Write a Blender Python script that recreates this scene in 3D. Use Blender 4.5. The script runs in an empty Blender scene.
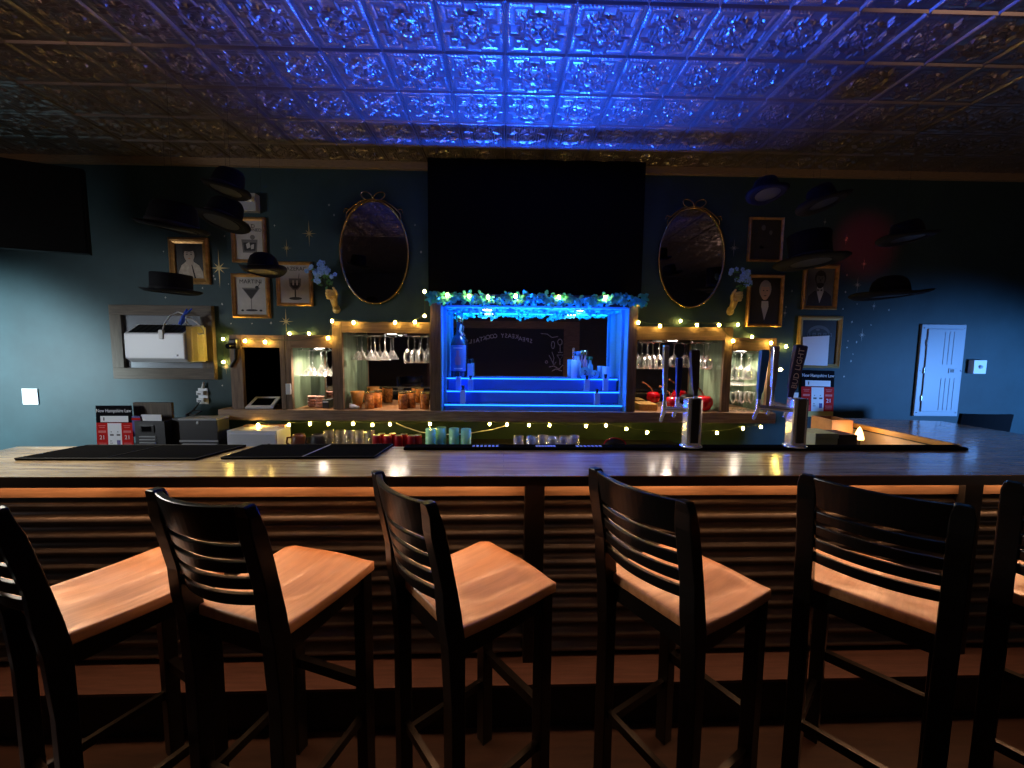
import bpy, bmesh, math, random
from math import sin, cos, pi, radians, sqrt, hypot
from mathutils import Vector, Matrix, Euler

random.seed(7)
C = bpy.context.scene.collection
sc = bpy.context.scene

# ------------------------------------------------------------------ camera
FPX, CAMH, PITCH, YAW, ROLL = 395.0, 1.55, radians(4.9), 0.02, 0.010
_F = Vector((sin(YAW)*cos(PITCH), cos(YAW)*cos(PITCH), -sin(PITCH)))
_R = _F.cross(Vector((0, 0, 1))).normalized()
_U = _R.cross(_F)
CR = cos(ROLL)*_R + sin(ROLL)*_U
CU = -sin(ROLL)*_R + cos(ROLL)*_U
CAM = Vector((0, 0, CAMH))
cd = bpy.data.cameras.new('camera')
cd.sensor_width = 36.0
cd.lens = FPX*36.0/1024.0
cd.clip_start = 0.02
cam = bpy.data.objects.new('camera', cd)
C.objects.link(cam)
m3 = Matrix((CR, CU, -_F)).transposed()
cam.matrix_world = Matrix.Translation(CAM) @ m3.to_4x4()
sc.camera = cam

def at(px, py, Y=None, Z=None):
    """photo pixel -> world point on the plane y=Y or z=Z"""
    d = _F + CR*((px-512)/FPX) + CU*((384-py)/FPX)
    t = Y/d.y if Y is not None else (Z-CAMH)/d.z
    return CAM + d*t

YW = 3.30            # back wall plane
ZC = 3.03            # ceiling

# ------------------------------------------------------------------ materials
MATS = {}
def mat(name, col, rough=0.5, metal=0.0, emit=None, es=0.0, var=0.0, vscale=8.0, bump=0.0, bscale=60.0,
        trans=0.0, coat=0.0, spec=0.5, stretch=None, col2=None, ior=1.45, alpha=1.0):
    m = bpy.data.materials.new(name); m.use_nodes = True
    nt = m.node_tree; b = nt.nodes['Principled BSDF']
    b.inputs['Base Color'].default_value = (*col, 1)
    b.inputs['Roughness'].default_value = rough
    b.inputs['Metallic'].default_value = metal
    b.inputs['Specular IOR Level'].default_value = spec
    b.inputs['IOR'].default_value = ior
    if trans: b.inputs['Transmission Weight'].default_value = trans
    if coat:
        b.inputs['Coat Weight'].default_value = coat; b.inputs['Coat Roughness'].default_value = 0.12
    if emit:
        b.inputs['Emission Color'].default_value = (*emit, 1); b.inputs['Emission Strength'].default_value = es
    if alpha < 1: b.inputs['Alpha'].default_value = alpha
    if var or bump or col2:
        tc = nt.nodes.new('ShaderNodeTexCoord'); mp = nt.nodes.new('ShaderNodeMapping')
        nt.links.new(tc.outputs['Object'], mp.inputs['Vector'])
        if stretch: mp.inputs['Scale'].default_value = stretch
    if var or col2:
        n = nt.nodes.new('ShaderNodeTexNoise'); n.inputs['Scale'].default_value = vscale
        n.inputs['Detail'].default_value = 6; n.inputs['Roughness'].default_value = 0.65
        nt.links.new(mp.outputs['Vector'], n.inputs['Vector'])
        r = nt.nodes.new('ShaderNodeValToRGB')
        c2 = col2 or tuple(max(0, c*(1-var)) for c in col)
        c1 = col if col2 else tuple(min(1, c*(1+var*0.6)) for c in col)
        r.color_ramp.elements[0].position = 0.32; r.color_ramp.elements[0].color = (*c2, 1)
        r.color_ramp.elements[1].position = 0.68; r.color_ramp.elements[1].color = (*c1, 1)
        nt.links.new(n.outputs['Fac'], r.inputs['Fac']); nt.links.new(r.outputs['Color'], b.inputs['Base Color'])
    if bump:
        n2 = nt.nodes.new('ShaderNodeTexNoise'); n2.inputs['Scale'].default_value = bscale
        n2.inputs['Detail'].default_value = 4
        nt.links.new(mp.outputs['Vector'], n2.inputs['Vector'])
        bp = nt.nodes.new('ShaderNodeBump'); bp.inputs['Strength'].default_value = bump; bp.inputs['Distance'].default_value = 0.004
        nt.links.new(n2.outputs['Fac'], bp.inputs['Height']); nt.links.new(bp.outputs['Normal'], b.inputs['Normal'])
    MATS[name] = m
    return m

def mat_planks(name, c1, c2, c3, scale=1.0, rough=0.18, coat=0.4, bw=0.9, rh=0.045):
    """butcher-block: long staves running along x"""
    m = bpy.data.materials.new(name); m.use_nodes = True
    nt = m.node_tree; b = nt.nodes['Principled BSDF']
    tc = nt.nodes.new('ShaderNodeTexCoord')
    br = nt.nodes.new('ShaderNodeTexBrick'); br.inputs['Scale'].default_value = scale
    br.inputs['Brick Width'].default_value = bw; br.inputs['Row Height'].default_value = rh
    br.inputs['Mortar Size'].default_value = 0.0012; br.inputs['Bias'].default_value = 0.0
    br.inputs['Color1'].default_value = (*c1, 1); br.inputs['Color2'].default_value = (*c2, 1)
    br.inputs['Mortar'].default_value = (*[c*0.5 for c in c2], 1)
    nt.links.new(tc.outputs['Object'], br.inputs['Vector'])
    mp = nt.nodes.new('ShaderNodeMapping'); mp.inputs['Scale'].default_value = (1.6, 22, 22)
    nt.links.new(tc.outputs['Object'], mp.inputs['Vector'])
    n = nt.nodes.new('ShaderNodeTexNoise'); n.inputs['Scale'].default_value = 2.2; n.inputs['Detail'].default_value = 7
    n.inputs['Roughness'].default_value = 0.7
    nt.links.new(mp.outputs['Vector'], n.inputs['Vector'])
    r = nt.nodes.new('ShaderNodeValToRGB')
    r.color_ramp.elements[0].position = 0.38; r.color_ramp.elements[0].color = (0, 0, 0, 1)
    r.color_ramp.elements[1].position = 0.62; r.color_ramp.elements[1].color = (1, 1, 1, 1)
    nt.links.new(n.outputs['Fac'], r.inputs['Fac'])
    mx = nt.nodes.new('ShaderNodeMix'); mx.data_type = 'RGBA'
    nt.links.new(r.outputs['Color'], mx.inputs[0])
    mx.inputs[6].default_value = (*c3, 1)
    nt.links.new(br.outputs['Color'], mx.inputs[7])
    nt.links.new(mx.outputs[2], b.inputs['Base Color'])
    b.inputs['Roughness'].default_value = rough
    b.inputs['Coat Weight'].default_value = coat; b.inputs['Coat Roughness'].default_value = 0.1
    bp = nt.nodes.new('ShaderNodeBump'); bp.inputs['Strength'].default_value = 0.12; bp.inputs['Distance'].default_value = 0.003
    nt.links.new(n.outputs['Fac'], bp.inputs['Height']); nt.links.new(bp.outputs['Normal'], b.inputs['Normal'])
    MATS[name] = m
    return m

def mat_glass(name, col=(1, 1, 1), rough=0.02):
    """cheap clear glass: see-through with a glossy skin that grows towards the edges"""
    m = bpy.data.materials.new(name); m.use_nodes = True
    nt = m.node_tree; nt.nodes.clear()
    out = nt.nodes.new('ShaderNodeOutputMaterial')
    tr = nt.nodes.new('ShaderNodeBsdfTransparent'); tr.inputs['Color'].default_value = (*col, 1)
    gl = nt.nodes.new('ShaderNodeBsdfGlossy'); gl.inputs['Roughness'].default_value = rough
    gl.inputs['Color'].default_value = (1, 1, 1, 1)
    df = nt.nodes.new('ShaderNodeBsdfDiffuse'); df.inputs['Color'].default_value = (0.9, 0.9, 0.9, 1)
    lw = nt.nodes.new('ShaderNodeLayerWeight'); lw.inputs['Blend'].default_value = 0.35
    mx = nt.nodes.new('ShaderNodeMixShader'); mx2 = nt.nodes.new('ShaderNodeMixShader'); mx2.inputs[0].default_value = 0.25
    nt.links.new(gl.outputs[0], mx2.inputs[1]); nt.links.new(df.outputs[0], mx2.inputs[2])
    nt.links.new(lw.outputs['Facing'], mx.inputs[0])
    nt.links.new(tr.outputs[0], mx.inputs[1]); nt.links.new(mx2.outputs[0], mx.inputs[2])
    nt.links.new(mx.outputs[0], out.inputs['Surface'])
    MATS[name] = m
    return m

M = MATS
mat('wall_teal', (0.022, 0.050, 0.057), 0.6, spec=.3, var=0.18, vscale=3, bump=0.08, bscale=180)
mat('wall_dark', (0.05, 0.042, 0.038), 0.7, var=0.2)
mat('black_paint', (0.003, 0.003, 0.004), 0.9, spec=0.05)
mat('tin', (0.25, 0.205, 0.19), 0.30, metal=0.65, var=0.25, vscale=5)
mat('trim_tan', (0.30, 0.21, 0.13), 0.55, var=0.35, vscale=10, stretch=(2, 20, 20))
mat('floor_wood', (0.045, 0.022, 0.015), 0.45, var=0.4, vscale=4, stretch=(1, 8, 1))
mat_planks('bar_wood', (0.80, 0.62, 0.36), (0.62, 0.44, 0.24), (0.30, 0.19, 0.10), rough=.16)
mat('bar_edge', (0.012, 0.009, 0.007), 0.4)
mat('corrugated', (0.16, 0.14, 0.13), 0.40, metal=0.6, var=0.25, vscale=6)
mat('post_black', (0.008, 0.007, 0.007), 0.55)
mat('step_wood', (0.11, 0.055, 0.045), 0.5, var=0.3, vscale=6, stretch=(1, 12, 12))
mat('rustic', (0.28, 0.17, 0.095), 0.6, col2=(0.13, 0.075, 0.042), vscale=5, stretch=(1.2, 14, 14), bump=0.3, bscale=30)
mat('rustic_up', (0.24, 0.15, 0.085), 0.6, col2=(0.10, 0.06, 0.034), vscale=5, stretch=(14, 14, 1.2), bump=0.3, bscale=30)
mat('barn_grey', (0.13, 0.10, 0.07), 0.7, col2=(0.065, 0.048, 0.034), vscale=5, stretch=(1.2, 14, 14), bump=0.3, bscale=30)
mat('barn_grey_up', (0.13, 0.10, 0.07), 0.7, col2=(0.065, 0.048, 0.034), vscale=5, stretch=(14, 14, 1.2), bump=0.3, bscale=30)
mat('ledge_top', (0.30, 0.145, 0.06), 0.35, var=0.3, vscale=5, stretch=(1, 14, 14))
mat('stool_black', (0.004, 0.0035, 0.0035), 0.28, spec=0.35)
mat('stool_seat', (0.46, 0.24, 0.12), 0.48, col2=(0.27, 0.12, 0.05), vscale=3.2, stretch=(14, 1.3, 6), coat=0.08, bump=0.12, bscale=40)
mat('rubber_black', (0.006, 0.006, 0.0065), 0.9, spec=0.0, bump=0.35, bscale=220)
mat('ac_side_bulb_lit', (0.75, 0.68, 0.30), 0.6)  # air conditioner side, yellow bulb light put into the colour
mat('ledge_face', (0.42, 0.27, 0.16), 0.55, col2=(0.20, 0.12, 0.07), vscale=5, stretch=(1.2, 14, 14), bump=.3, bscale=30)
mat('rail_wood', (0.42, 0.25, 0.14), 0.5, var=0.3, vscale=5, stretch=(1, 14, 14))
mat('rubber_edge', (0.014, 0.014, 0.015), 0.6, spec=.1)
mat('felt_black', (0.0025, 0.0025, 0.005), 0.8, spec=.2)
mat('felt_band', (0.012, 0.012, 0.016), 0.5)
mat('gold', (0.55, 0.30, 0.10), 0.35, metal=0.7, var=0.4, vscale=20)
mat('gold_light', (0.62, 0.45, 0.18), 0.35, metal=0.5)
mat('brass', (0.6, 0.42, 0.16), 0.25, metal=1.0)
mat('star_gold', (0.45, 0.34, 0.14), 0.4, metal=0.4)
mat('star_pale', (0.42, 0.42, 0.36), 0.5)
mat('paper_old', (0.42, 0.39, 0.35), 0.8, var=0.18, vscale=6)
mat('ink', (0.03, 0.028, 0.028), 0.8)
mat('ink_soft', (0.13, 0.12, 0.115), 0.8)
mat('mirror', (0.75, 0.76, 0.78), 0.015, metal=1.0)
mat('mirror_dim', (0.42, 0.43, 0.46), 0.03, metal=1.0)
mat('white_plastic', (0.72, 0.74, 0.76), 0.4)
mat('grey_plastic', (0.35, 0.36, 0.37), 0.45)
mat('black_plastic', (0.010, 0.010, 0.011), 0.35)
mat('black_satin', (0.02, 0.02, 0.022), 0.45)
mat('screen_black', (0.003, 0.003, 0.004), 0.12)
mat('tv_black', (0.002, 0.002, 0.002), 0.6, spec=0.1)
mat('void_black', (0.001, 0.001, 0.001), 0.9, spec=0.0)
mat('green_panel', (0.16, 0.23, 0.15), 0.6, var=0.35, vscale=3, stretch=(10, 10, 0.6))
mat('chrome', (0.85, 0.87, 0.9), 0.16, metal=0.75)
mat('steel', (0.55, 0.56, 0.58), 0.25, metal=1.0)
mat('red_poster', (0.62, 0.012, 0.010), 0.7, spec=.1)
mat('pale_red', (0.75, 0.20, 0.18), 0.7, spec=.1)
mat('white_paper', (0.82, 0.83, 0.85), 0.6)
mat('black_card', (0.005, 0.005, 0.007), 0.8, spec=.05)
mat('navy_blue', (0.01, 0.015, 0.10), 0.35)
mat('purple', (0.06, 0.03, 0.25), 0.5)
mat('yellow_card', (0.62, 0.46, 0.10), 0.6)
mat('blue_cloth', (0.02, 0.09, 0.65), 0.6)
mat('cable_white', (0.7, 0.7, 0.68), 0.5)
mat('cable_black', (0.008, 0.008, 0.008), 0.5)
mat('cable_green', (0.05, 0.07, 0.03), 0.6)
mat('bulb_warm', (1, 0.85, 0.4), 0.4, emit=(1.0, 0.66, 0.13), es=110.0)
mat('puck_white', (1, 1, 1), 0.4, emit=(1.0, 0.90, 0.80), es=22.0)
mat('led_blue', (0.1, 0.3, 1), 0.4, emit=(0.01, 0.15, 1.0), es=4.5)
mat('led_warm', (1, 0.8, 0.5), 0.4, emit=(1.0, 0.45, 0.15), es=1.2)
mat('splash_green', (0.014, 0.036, 0.013), 0.55, var=0.2)
mat('candle', (1, 0.7, 0.4), 0.4, emit=(1.0, 0.48, 0.16), es=6.0)
mat('niche_blue_tint', (0.16, 0.48, 0.62), 0.35)  # white lining with the blue LED light tinted into its colour
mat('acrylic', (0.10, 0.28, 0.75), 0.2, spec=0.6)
mat('leaf_teal', (0.06, 0.50, 0.42), 0.6, var=0.4, vscale=30)
mat('leaf_green', (0.05, 0.16, 0.05), 0.6)
mat('petal_blue', (0.22, 0.42, 0.85), 0.6, var=0.3, vscale=40)
mat('stem_dark', (0.015, 0.03, 0.012), 0.7)
mat('can_red', (0.38, 0.012, 0.02), 0.28, metal=0.3)
mat('can_lid', (0.6, 0.6, 0.6), 0.3, metal=1.0)
mat('green_glass', (0.28, 0.70, 0.46), 0.15, trans=0.15, coat=0.4)
mat('cherry', (0.50, 0.004, 0.010), 0.12, coat=0.8)
mat('cherry_stem', (0.36, 0.13, 0.05), 0.5)
mat('amber', (0.70, 0.24, 0.04), 0.2, col2=(0.06, 0.012, 0.004), vscale=42, coat=0.5)
mat('orange_mug', (0.75, 0.32, 0.06), 0.3, var=0.4, vscale=12)
mat('coral', (0.75, 0.42, 0.34), 0.35)
mat('brown_ceramic', (0.16, 0.05, 0.025), 0.3)
mat('cream', (0.72, 0.62, 0.46), 0.55)
mat('honey_wood', (0.55, 0.30, 0.07), 0.45, var=0.3, vscale=5, stretch=(12, 1, 12))
mat('box_wood', (0.35, 0.17, 0.08), 0.5, var=0.3)
mat('box_green', (0.30, 0.36, 0.24), 0.6)
mat('panel_grey', (0.28, 0.31, 0.35), 0.45)
mat('panel_dark', (0.06, 0.07, 0.09), 0.5)
mat('chair_black', (0.002, 0.002, 0.003), 0.8, spec=.05)
mat('skin_dark', (0.34, 0.27, 0.21), 0.7)
mat('skin_pale', (0.42, 0.28, 0.22), 0.7)
mat('coat_dark', (0.02, 0.018, 0.018), 0.7)
mat('hair_grey', (0.28, 0.27, 0.26), 0.8)
mat('hair_dark', (0.02, 0.017, 0.015), 0.8)
mat('shawl', (0.40, 0.33, 0.25), 0.7, var=0.3, vscale=30)
mat('canvas_dark', (0.018, 0.015, 0.013), 0.6, var=0.4, vscale=10)
mat('canvas_grey', (0.09, 0.09, 0.09), 0.6, var=0.2, vscale=6)
mat('shirt_white', (0.40, 0.40, 0.40), 0.7)
mat('chalkboard', (0.012, 0.013, 0.016), 0.6)
mat('chalk', (0.75, 0.75, 0.75), 0.9)
mat('bottle_dark', (0.02, 0.03, 0.06), 0.08, coat=0.6)
mat('label_blue', (0.14, 0.28, 0.62), 0.5)
mat('label_pink', (0.55, 0.30, 0.45), 0.5)
mat('vial_glass', (0.42, 0.68, 0.95), 0.2, spec=.7)
mat('orb_glass', (0.25, 0.55, 0.70), 0.12, coat=0.5)
mat('handle_blue', (0.02, 0.16, 0.55), 0.3)
mat('handle_wood', (0.035, 0.028, 0.022), 0.4)
mat('mat_text', (0.35, 0.45, 0.9), 0.5)
mat_glass('glass')
mat_glass('glass_sheet', (0.95, 0.97, 0.96))

# ------------------------------------------------------------------ mesh builder
PM = {}     # object name -> world matrix (things are placed before the depsgraph runs)
class MB:
    def __init__(s):
        s.v = []; s.f = []; s.mi = []; s.sm = []; s.mats = []; s.cur = 0
    def m(s, name):
        if name not in s.mats: s.mats.append(name)
        s.cur = s.mats.index(name); return s
    def add(s, vs, fs, smooth=False, M4=None):
        if not s.mats: s.mats.append(None)
        b = len(s.v)
        s.v += [(M4 @ Vector(p)) if M4 is not None else Vector(p) for p in vs]
        for f in fs:
            s.f.append(tuple(b+i for i in f)); s.mi.append(s.cur); s.sm.append(smooth)
        return s
    def box(s, lo, hi, M4=None, bevel=0.0):
        lo = Vector(lo); hi = Vector(hi)
        if bevel <= 0 or min(hi[i]-lo[i] for i in range(3)) <= 2.2*bevel:
            x0, y0, z0 = lo; x1, y1, z1 = hi
            vs = [(x0,y0,z0),(x1,y0,z0),(x1,y1,z0),(x0,y1,z0),(x0,y0,z1),(x1,y0,z1),(x1,y1,z1),(x0,y1,z1)]
            return s.add(vs, [(0,3,2,1),(4,5,6,7),(0,1,5,4),(1,2,6,5),(2,3,7,6),(3,0,4,7)], M4=M4)
        bm = bmesh.new(); bmesh.ops.create_cube(bm, size=1)
        for v in bm.verts:
            v.co = Vector([(lo[i]+hi[i])/2 + v.co[i]*(hi[i]-lo[i]) for i in range(3)])
        bmesh.ops.bevel(bm, geom=bm.edges[:], offset=bevel, segments=2, profile=0.6, affect='EDGES')
        vs = [v.co.copy() for v in bm.verts]; bm.verts.index_update()
        fs = [tuple(v.index for v in f.verts) for f in bm.faces]; bm.free()
        return s.add(vs, fs, M4=M4)
    def tube(s, pts, r, n=8, caps=True, radii=None, flat=None):
        pts = [Vector(p) for p in pts]; k = len(pts)
        vs = []; up = None
        for i, p in enumerate(pts):
            t = (pts[min(i+1, k-1)] - pts[max(i-1, 0)])
            if t.length < 1e-9: t = Vector((0, 0, 1))
            t.normalize()
            if up is None:
                a = Vector((0, 0, 1)) if abs(t.z) < 0.9 else Vector((1, 0, 0))
            else: a = up
            sd = t.cross(a)
            if sd.length < 1e-6: sd = t.cross(Vector((1, 0.3, 0)))
            sd.normalize(); up = sd.cross(t).normalized()
            rr = radii[i] if radii else r
            for j in range(n):
                an = 2*pi*j/n
                vs.append(p + (sd*cos(an) + up*sin(an)*(flat or 1.0))*rr)
        fs = []
        for i in range(k-1):
            for j in range(n):
                fs.append((i*n+j, i*n+(j+1) % n, (i+1)*n+(j+1) % n, (i+1)*n+j))
        s.add(vs, fs, smooth=True)
        if caps:
            s.add(vs[:n], [tuple(reversed(range(n)))]); s.add(vs[-n:], [tuple(range(n))])
        return s
    def lathe(s, prof, n=20, c=(0, 0, 0), M4=None, smooth=True, sx=1.0, sy=1.0):
        """prof: (r, z) from bottom to top, around z at c"""
        vs = []; c = Vector(c)
        for r, z in prof:
            for j in range(n):
                a = 2*pi*j/n
                vs.append(Vector((c.x+r*cos(a)*sx, c.y+r*sin(a)*sy, c.z+z)))
        fs = []
        for i in range(len(prof)-1):
            for j in range(n):
                fs.append((i*n+j, i*n+(j+1) % n, (i+1)*n+(j+1) % n, (i+1)*n+j))
        s.add(vs, fs, smooth=smooth, M4=M4)
        if prof[0][0] > 1e-5: s.add(vs[:n], [tuple(reversed(range(n)))], M4=M4)
        if prof[-1][0] > 1e-5: s.add(vs[-n:], [tuple(range(n))], M4=M4)
        return s
    def prism(s, poly, y0, y1, M4=None):
        """poly: (x,z) outline, anticlockwise seen from -y; front at y0"""
        n = len(poly)
        vs = [(x, y0, z) for x, z in poly] + [(x, y1, z) for x, z in poly]
        fs = [tuple(range(n)), tuple(reversed(range(n, 2*n)))]
        fs += [(i, n+i, n+(i+1) % n, (i+1) % n) for i in range(n)]
        return s.add(vs, fs, M4=M4)
    def ellip(s, c, rx, ry, rz, n=14, k=8, M4=None):
        prof = [(max(1e-6, sin(pi*i/k)), -cos(pi*i/k)) for i in range(k+1)]
        mm = Matrix.Translation(Vector(c)) @ Matrix.Diagonal((rx, ry, rz, 1))
        if M4 is not None: mm = M4 @ mm
        return s.lathe(prof, n, M4=mm)
    def text(s, body, size, M4, extrude=0.0004, ax='CENTER', sx=1.0, shear=0.0):
        cu = bpy.data.curves.new('t', 'FONT'); cu.body = body; cu.size = size; cu.align_x = ax; cu.align_y = 'CENTER'
        cu.extrude = extrude; cu.resolution_u = 2; cu.shear = shear
        o = bpy.data.objects.new('t', cu); C.objects.link(o)
        dg = bpy.context.evaluated_depsgraph_get()
        me = bpy.data.meshes.new_from_object(o.evaluated_get(dg))
        vs = [Vector((v.co.x*sx, v.co.y, v.co.z)) for v in me.vertices]; fs = [tuple(p.vertices) for p in me.polygons]
        bpy.data.objects.remove(o); bpy.data.curves.remove(cu); bpy.data.meshes.remove(me)
        return s.add(vs, fs, M4=M4)
    def build(s, name, material=None, parent=None, local=False):
        me = bpy.data.meshes.new(name)
        vs = s.v
        if parent is not None and not local and parent.name in PM:
            inv = PM[parent.name].inverted(); vs = [inv @ v for v in vs]
        me.from_pydata([tuple(v) for v in vs], [], s.f)
        names = s.mats if s.mats else [None]
        for i, n in enumerate(names):
            nm = n if n is not None else material
            me.materials.append(MATS[nm])
        me.polygons.foreach_set('material_index', s.mi)
        me.polygons.foreach_set('use_smooth', s.sm)
        me.validate(); me.update()
        o = bpy.data.objects.new(name, me); C.objects.link(o)
        if parent is not None:
            o.parent = parent
            if parent.name in PM: PM[o.name] = PM[parent.name].copy()
        else: PM[o.name] = Matrix.Identity(4)
        return o

def TEXTM(p, rz=0.0, flip=False):
    """text lying in the xz plane facing -y at p; rz rolls it in its plane"""
    mm = Matrix.Translation(Vector(p)) @ Matrix.Rotation(pi/2, 4, 'X') @ Matrix.Rotation(rz, 4, 'Z')
    return mm

def tag(o, label=None, cat=None, group=None, kind=None):
    if label: o['label'] = label
    if cat: o['category'] = cat
    if group: o['group'] = group
    if kind: o['kind'] = kind
    return o
def thing(name, label, cat, loc=(0, 0, 0), rz=0.0, group=None):
    o = bpy.data.objects.new(name, None); o.empty_display_size = 0.05; C.objects.link(o)
    o.location = loc; o.rotation_euler = (0, 0, rz)
    PM[o.name] = Matrix.Translation(Vector(loc)) @ Matrix.Rotation(rz, 4, 'Z')
    return tag(o, label, cat, group)
def struct(o): o['kind'] = 'structure'; return o
def dup(root, loc, rz=None, label=None, group=None):
    r = root.copy(); C.objects.link(r); r.location = loc
    if rz is not None: r.rotation_euler = (0, 0, rz)
    if label: r['label'] = label
    if group: r['group'] = group
    for ch in list(root.children):
        c = ch.copy(); C.objects.link(c); c.parent = r
        for g in list(ch.children):
            d = g.copy(); C.objects.link(d); d.parent = c
    return r
def origin_to(o, p):
    """move a one-mesh thing's origin to p without moving it"""
    p = Vector(p)
    o.data.transform(Matrix.Translation(-p)); o.location = p; PM[o.name] = Matrix.Translation(p)
    return o
# ------------------------------------------------------------------ the room
XL, XR, YF = -5.0, 5.0, -1.3
m = MB(); m.box((XL-.1, YF-.1, -.1), (XR+.1, YW+.1, 0)); struct(m.build('floor', 'floor_wood'))
m = MB(); m.box((XL-.1, YW, 0), (XR+.1, YW+.1, ZC+.08)); wall_back = struct(m.build('wall_back', 'wall_teal'))
m = MB(); m.box((XL-.1, YF, 0), (XL, YW, ZC+.08)); struct(m.build('wall_left', 'wall_teal'))
m = MB(); m.box((XR, YF, 0), (XR+.1, YW, ZC+.08)); struct(m.build('wall_right', 'wall_teal'))
m = MB(); m.box((XL-.1, YF-.1, 0), (XR+.1, YF, ZC+.08)); wall_front = struct(m.build('wall_front', 'wall_dark'))

# pressed-tin ceiling: every tile carries the same stamped relief
TS = 0.306
_o = at(505.2, 53.5, Z=ZC)
TX0, TY0 = _o.x, _o.y
def sstep(a, b, x):
    t = min(1, max(0, (x-a)/(b-a))); return t*t*(3-2*t)
def ridge(d, w): return max(0.0, 1-abs(d)/w)
def tin(u, v):
    a, b = abs(u-.5), abs(v-.5); mx_, mn_ = max(a, b), min(a, b)
    e = .5-mx_
    h = 0.0
    h += 0.9*ridge(e-0.0, .022) + .55*ridge(e-.048, .016)
    h += 0.25*ridge(e-.05, .02)*(0.5+0.5*sin(60*(u if b > a else v)*2))
    d = max(mx_-.405, min(mx_-.285, .105-mn_))
    h += 1.0*ridge(d, .024) + .65*ridge(d+.062, .016)
    if d < 0: h += .25*sstep(0, -.03, d)
    r = hypot(u-.5, v-.5); th = math.atan2(v-.5, u-.5)
    h += .8*ridge(r-.185, .018)
    if r < .175:
        p = abs(cos(2*th)); h += .85*sstep(0, .5, p)*sstep(0, .05, r)*sstep(.175, .10, r) + .5*ridge(r, .03)
    # fleur in each corner
    q = (a+b)/1.41421; w = abs(a-b)/1.41421
    if .20 < q < .48:
        h += .7*ridge(w, .028)*sstep(.23, .28, q)*sstep(.46, .40, q)
        for qq, ww, rr in ((.36, .055, .032), (.30, .04, .026), (.41, .03, .02)):
            g = hypot(q-qq, w-ww); h += .45*max(0, 1-(g/rr)**2)
    g = hypot(mx_-.27, mn_); h += .8*max(0, 1-(g/.045)**2)
    return h*0.0100
def tile_field(ix0, ix1, iy0, iy1, n, vs, fs):
    tab = [[tin((i+.0)/n, (j+.0)/n) for i in range(n+1)] for j in range(n+1)]
    NX, NY = (ix1-ix0)*n, (iy1-iy0)*n
    b = len(vs)
    for j in range(NY+1):
        y = TY0 + (iy0 + j/n)*TS
        yy = min(YW+.02, max(YF-.02, y))
        for i in range(NX+1):
            x = TX0 + (ix0 + i/n)*TS
            vs.append((x, yy, ZC - tab[j % n][i % n]))
    for j in range(NY):
        for i in range(NX):
            q = b + j*(NX+1)+i
            fs.append((q, q+NX+1, q+NX+2, q+1))
vs, fs = [], []
ix0 = int(math.floor((XL-TX0)/TS)); ix1 = int(math.ceil((XR-TX0)/TS))
iyN = int(math.ceil((YW-TY0)/TS)); iyM = -3; iy0 = int(math.floor((YF-TY0)/TS))
vs1, fs1 = [], []
tile_field(-9, 9, iyM, iyN, 36, vs, fs)
tile_field(ix0, -9, iyM, iyN, 22, vs, fs)
tile_field(9, ix1, iyM, iyN, 22, vs, fs)
tile_field(ix0, ix1, iy0, iyM, 10, vs, fs)
me = bpy.data.meshes.new('ceiling'); me.from_pydata(vs, [], fs); me.materials.append(M['tin'])
me.polygons.foreach_set('use_smooth', [False]*len(fs)); me.update()
ceil_o = bpy.data.objects.new('ceiling', me); C.objects.link(ceil_o); PM['ceiling'] = Matrix.Identity(4); struct(ceil_o)
m = MB(); m.box((XL-.1, YF-.1, ZC+.05), (XR+.1, YW+.1, ZC+.12)); struct(m.build('ceiling_deck', 'black_paint'))

# tan crown strips along the back wall, either side of the black box
SX0, SX1 = at(428, 230, Y=3.2).x, at(643.5, 230, Y=3.2).x
m = MB(); m.box((XL, YW-.035, ZC-.062), (SX0-.002, YW-.001, ZC-.006)); struct(m.build('trim_1', 'trim_tan'))
m = MB(); m.box((SX1+.002, YW-.035, ZC-.062), (XR, YW-.001, ZC-.006)); struct(m.build('trim_2', 'trim_tan'))
m = MB(); m.box((SX0, 3.20, at(512, 297, Y=3.2).z), (SX1, YW-.001, ZC-.004)); o = struct(m.build('soffit', 'black_paint'))

# painted stars and dots of the back wall
def starburst(name, px, py, rpx, material, par):
    p = at(px, py, Y=YW-.003); s = rpx*3.3/FPX
    mb = MB(); poly = []
    for k in range(16):
        a = k*pi/8
        L = (1.0 if k % 8 in (2, 6) and k % 4 == 2 else 0.62 if k % 4 == 0 else .42) if k % 2 == 0 else .09
        if k in (4, 12): L = 1.0
        elif k in (0, 8): L = .55
        elif k % 2 == 0: L = .38
        poly.append((p.x + s*L*cos(a), p.z + s*L*sin(a)))
    n = len(poly)
    vs_ = [(p.x, p.y, p.z)] + [(x, p.y, z) for x, z in poly]
    mb.add(vs_, [(0, 1+i, 1+(i+1) % n) for i in range(n)])
    return mb.build(name, material, par)
starburst('painted_star', 219, 268, 19, 'star_gold', wall_back)
for px, py, r in ((286, 321.5, 13), (286.6, 248, 9), (309, 233.5, 13), (226, 367, 8), (862, 335, 7), (857.5, 285, 8), (785, 313, 5), (864, 264, 6), (734, 248, 9), (757, 233, 8), (846, 240, 5), (874, 306, 5), (847, 238, 4), (825, 222, 4)):
    starburst('painted_star', px, py, r, 'star_pale' if px > 500 else 'star_gold', wall_back)
mb = MB(); rnd = random.Random(3)
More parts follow.
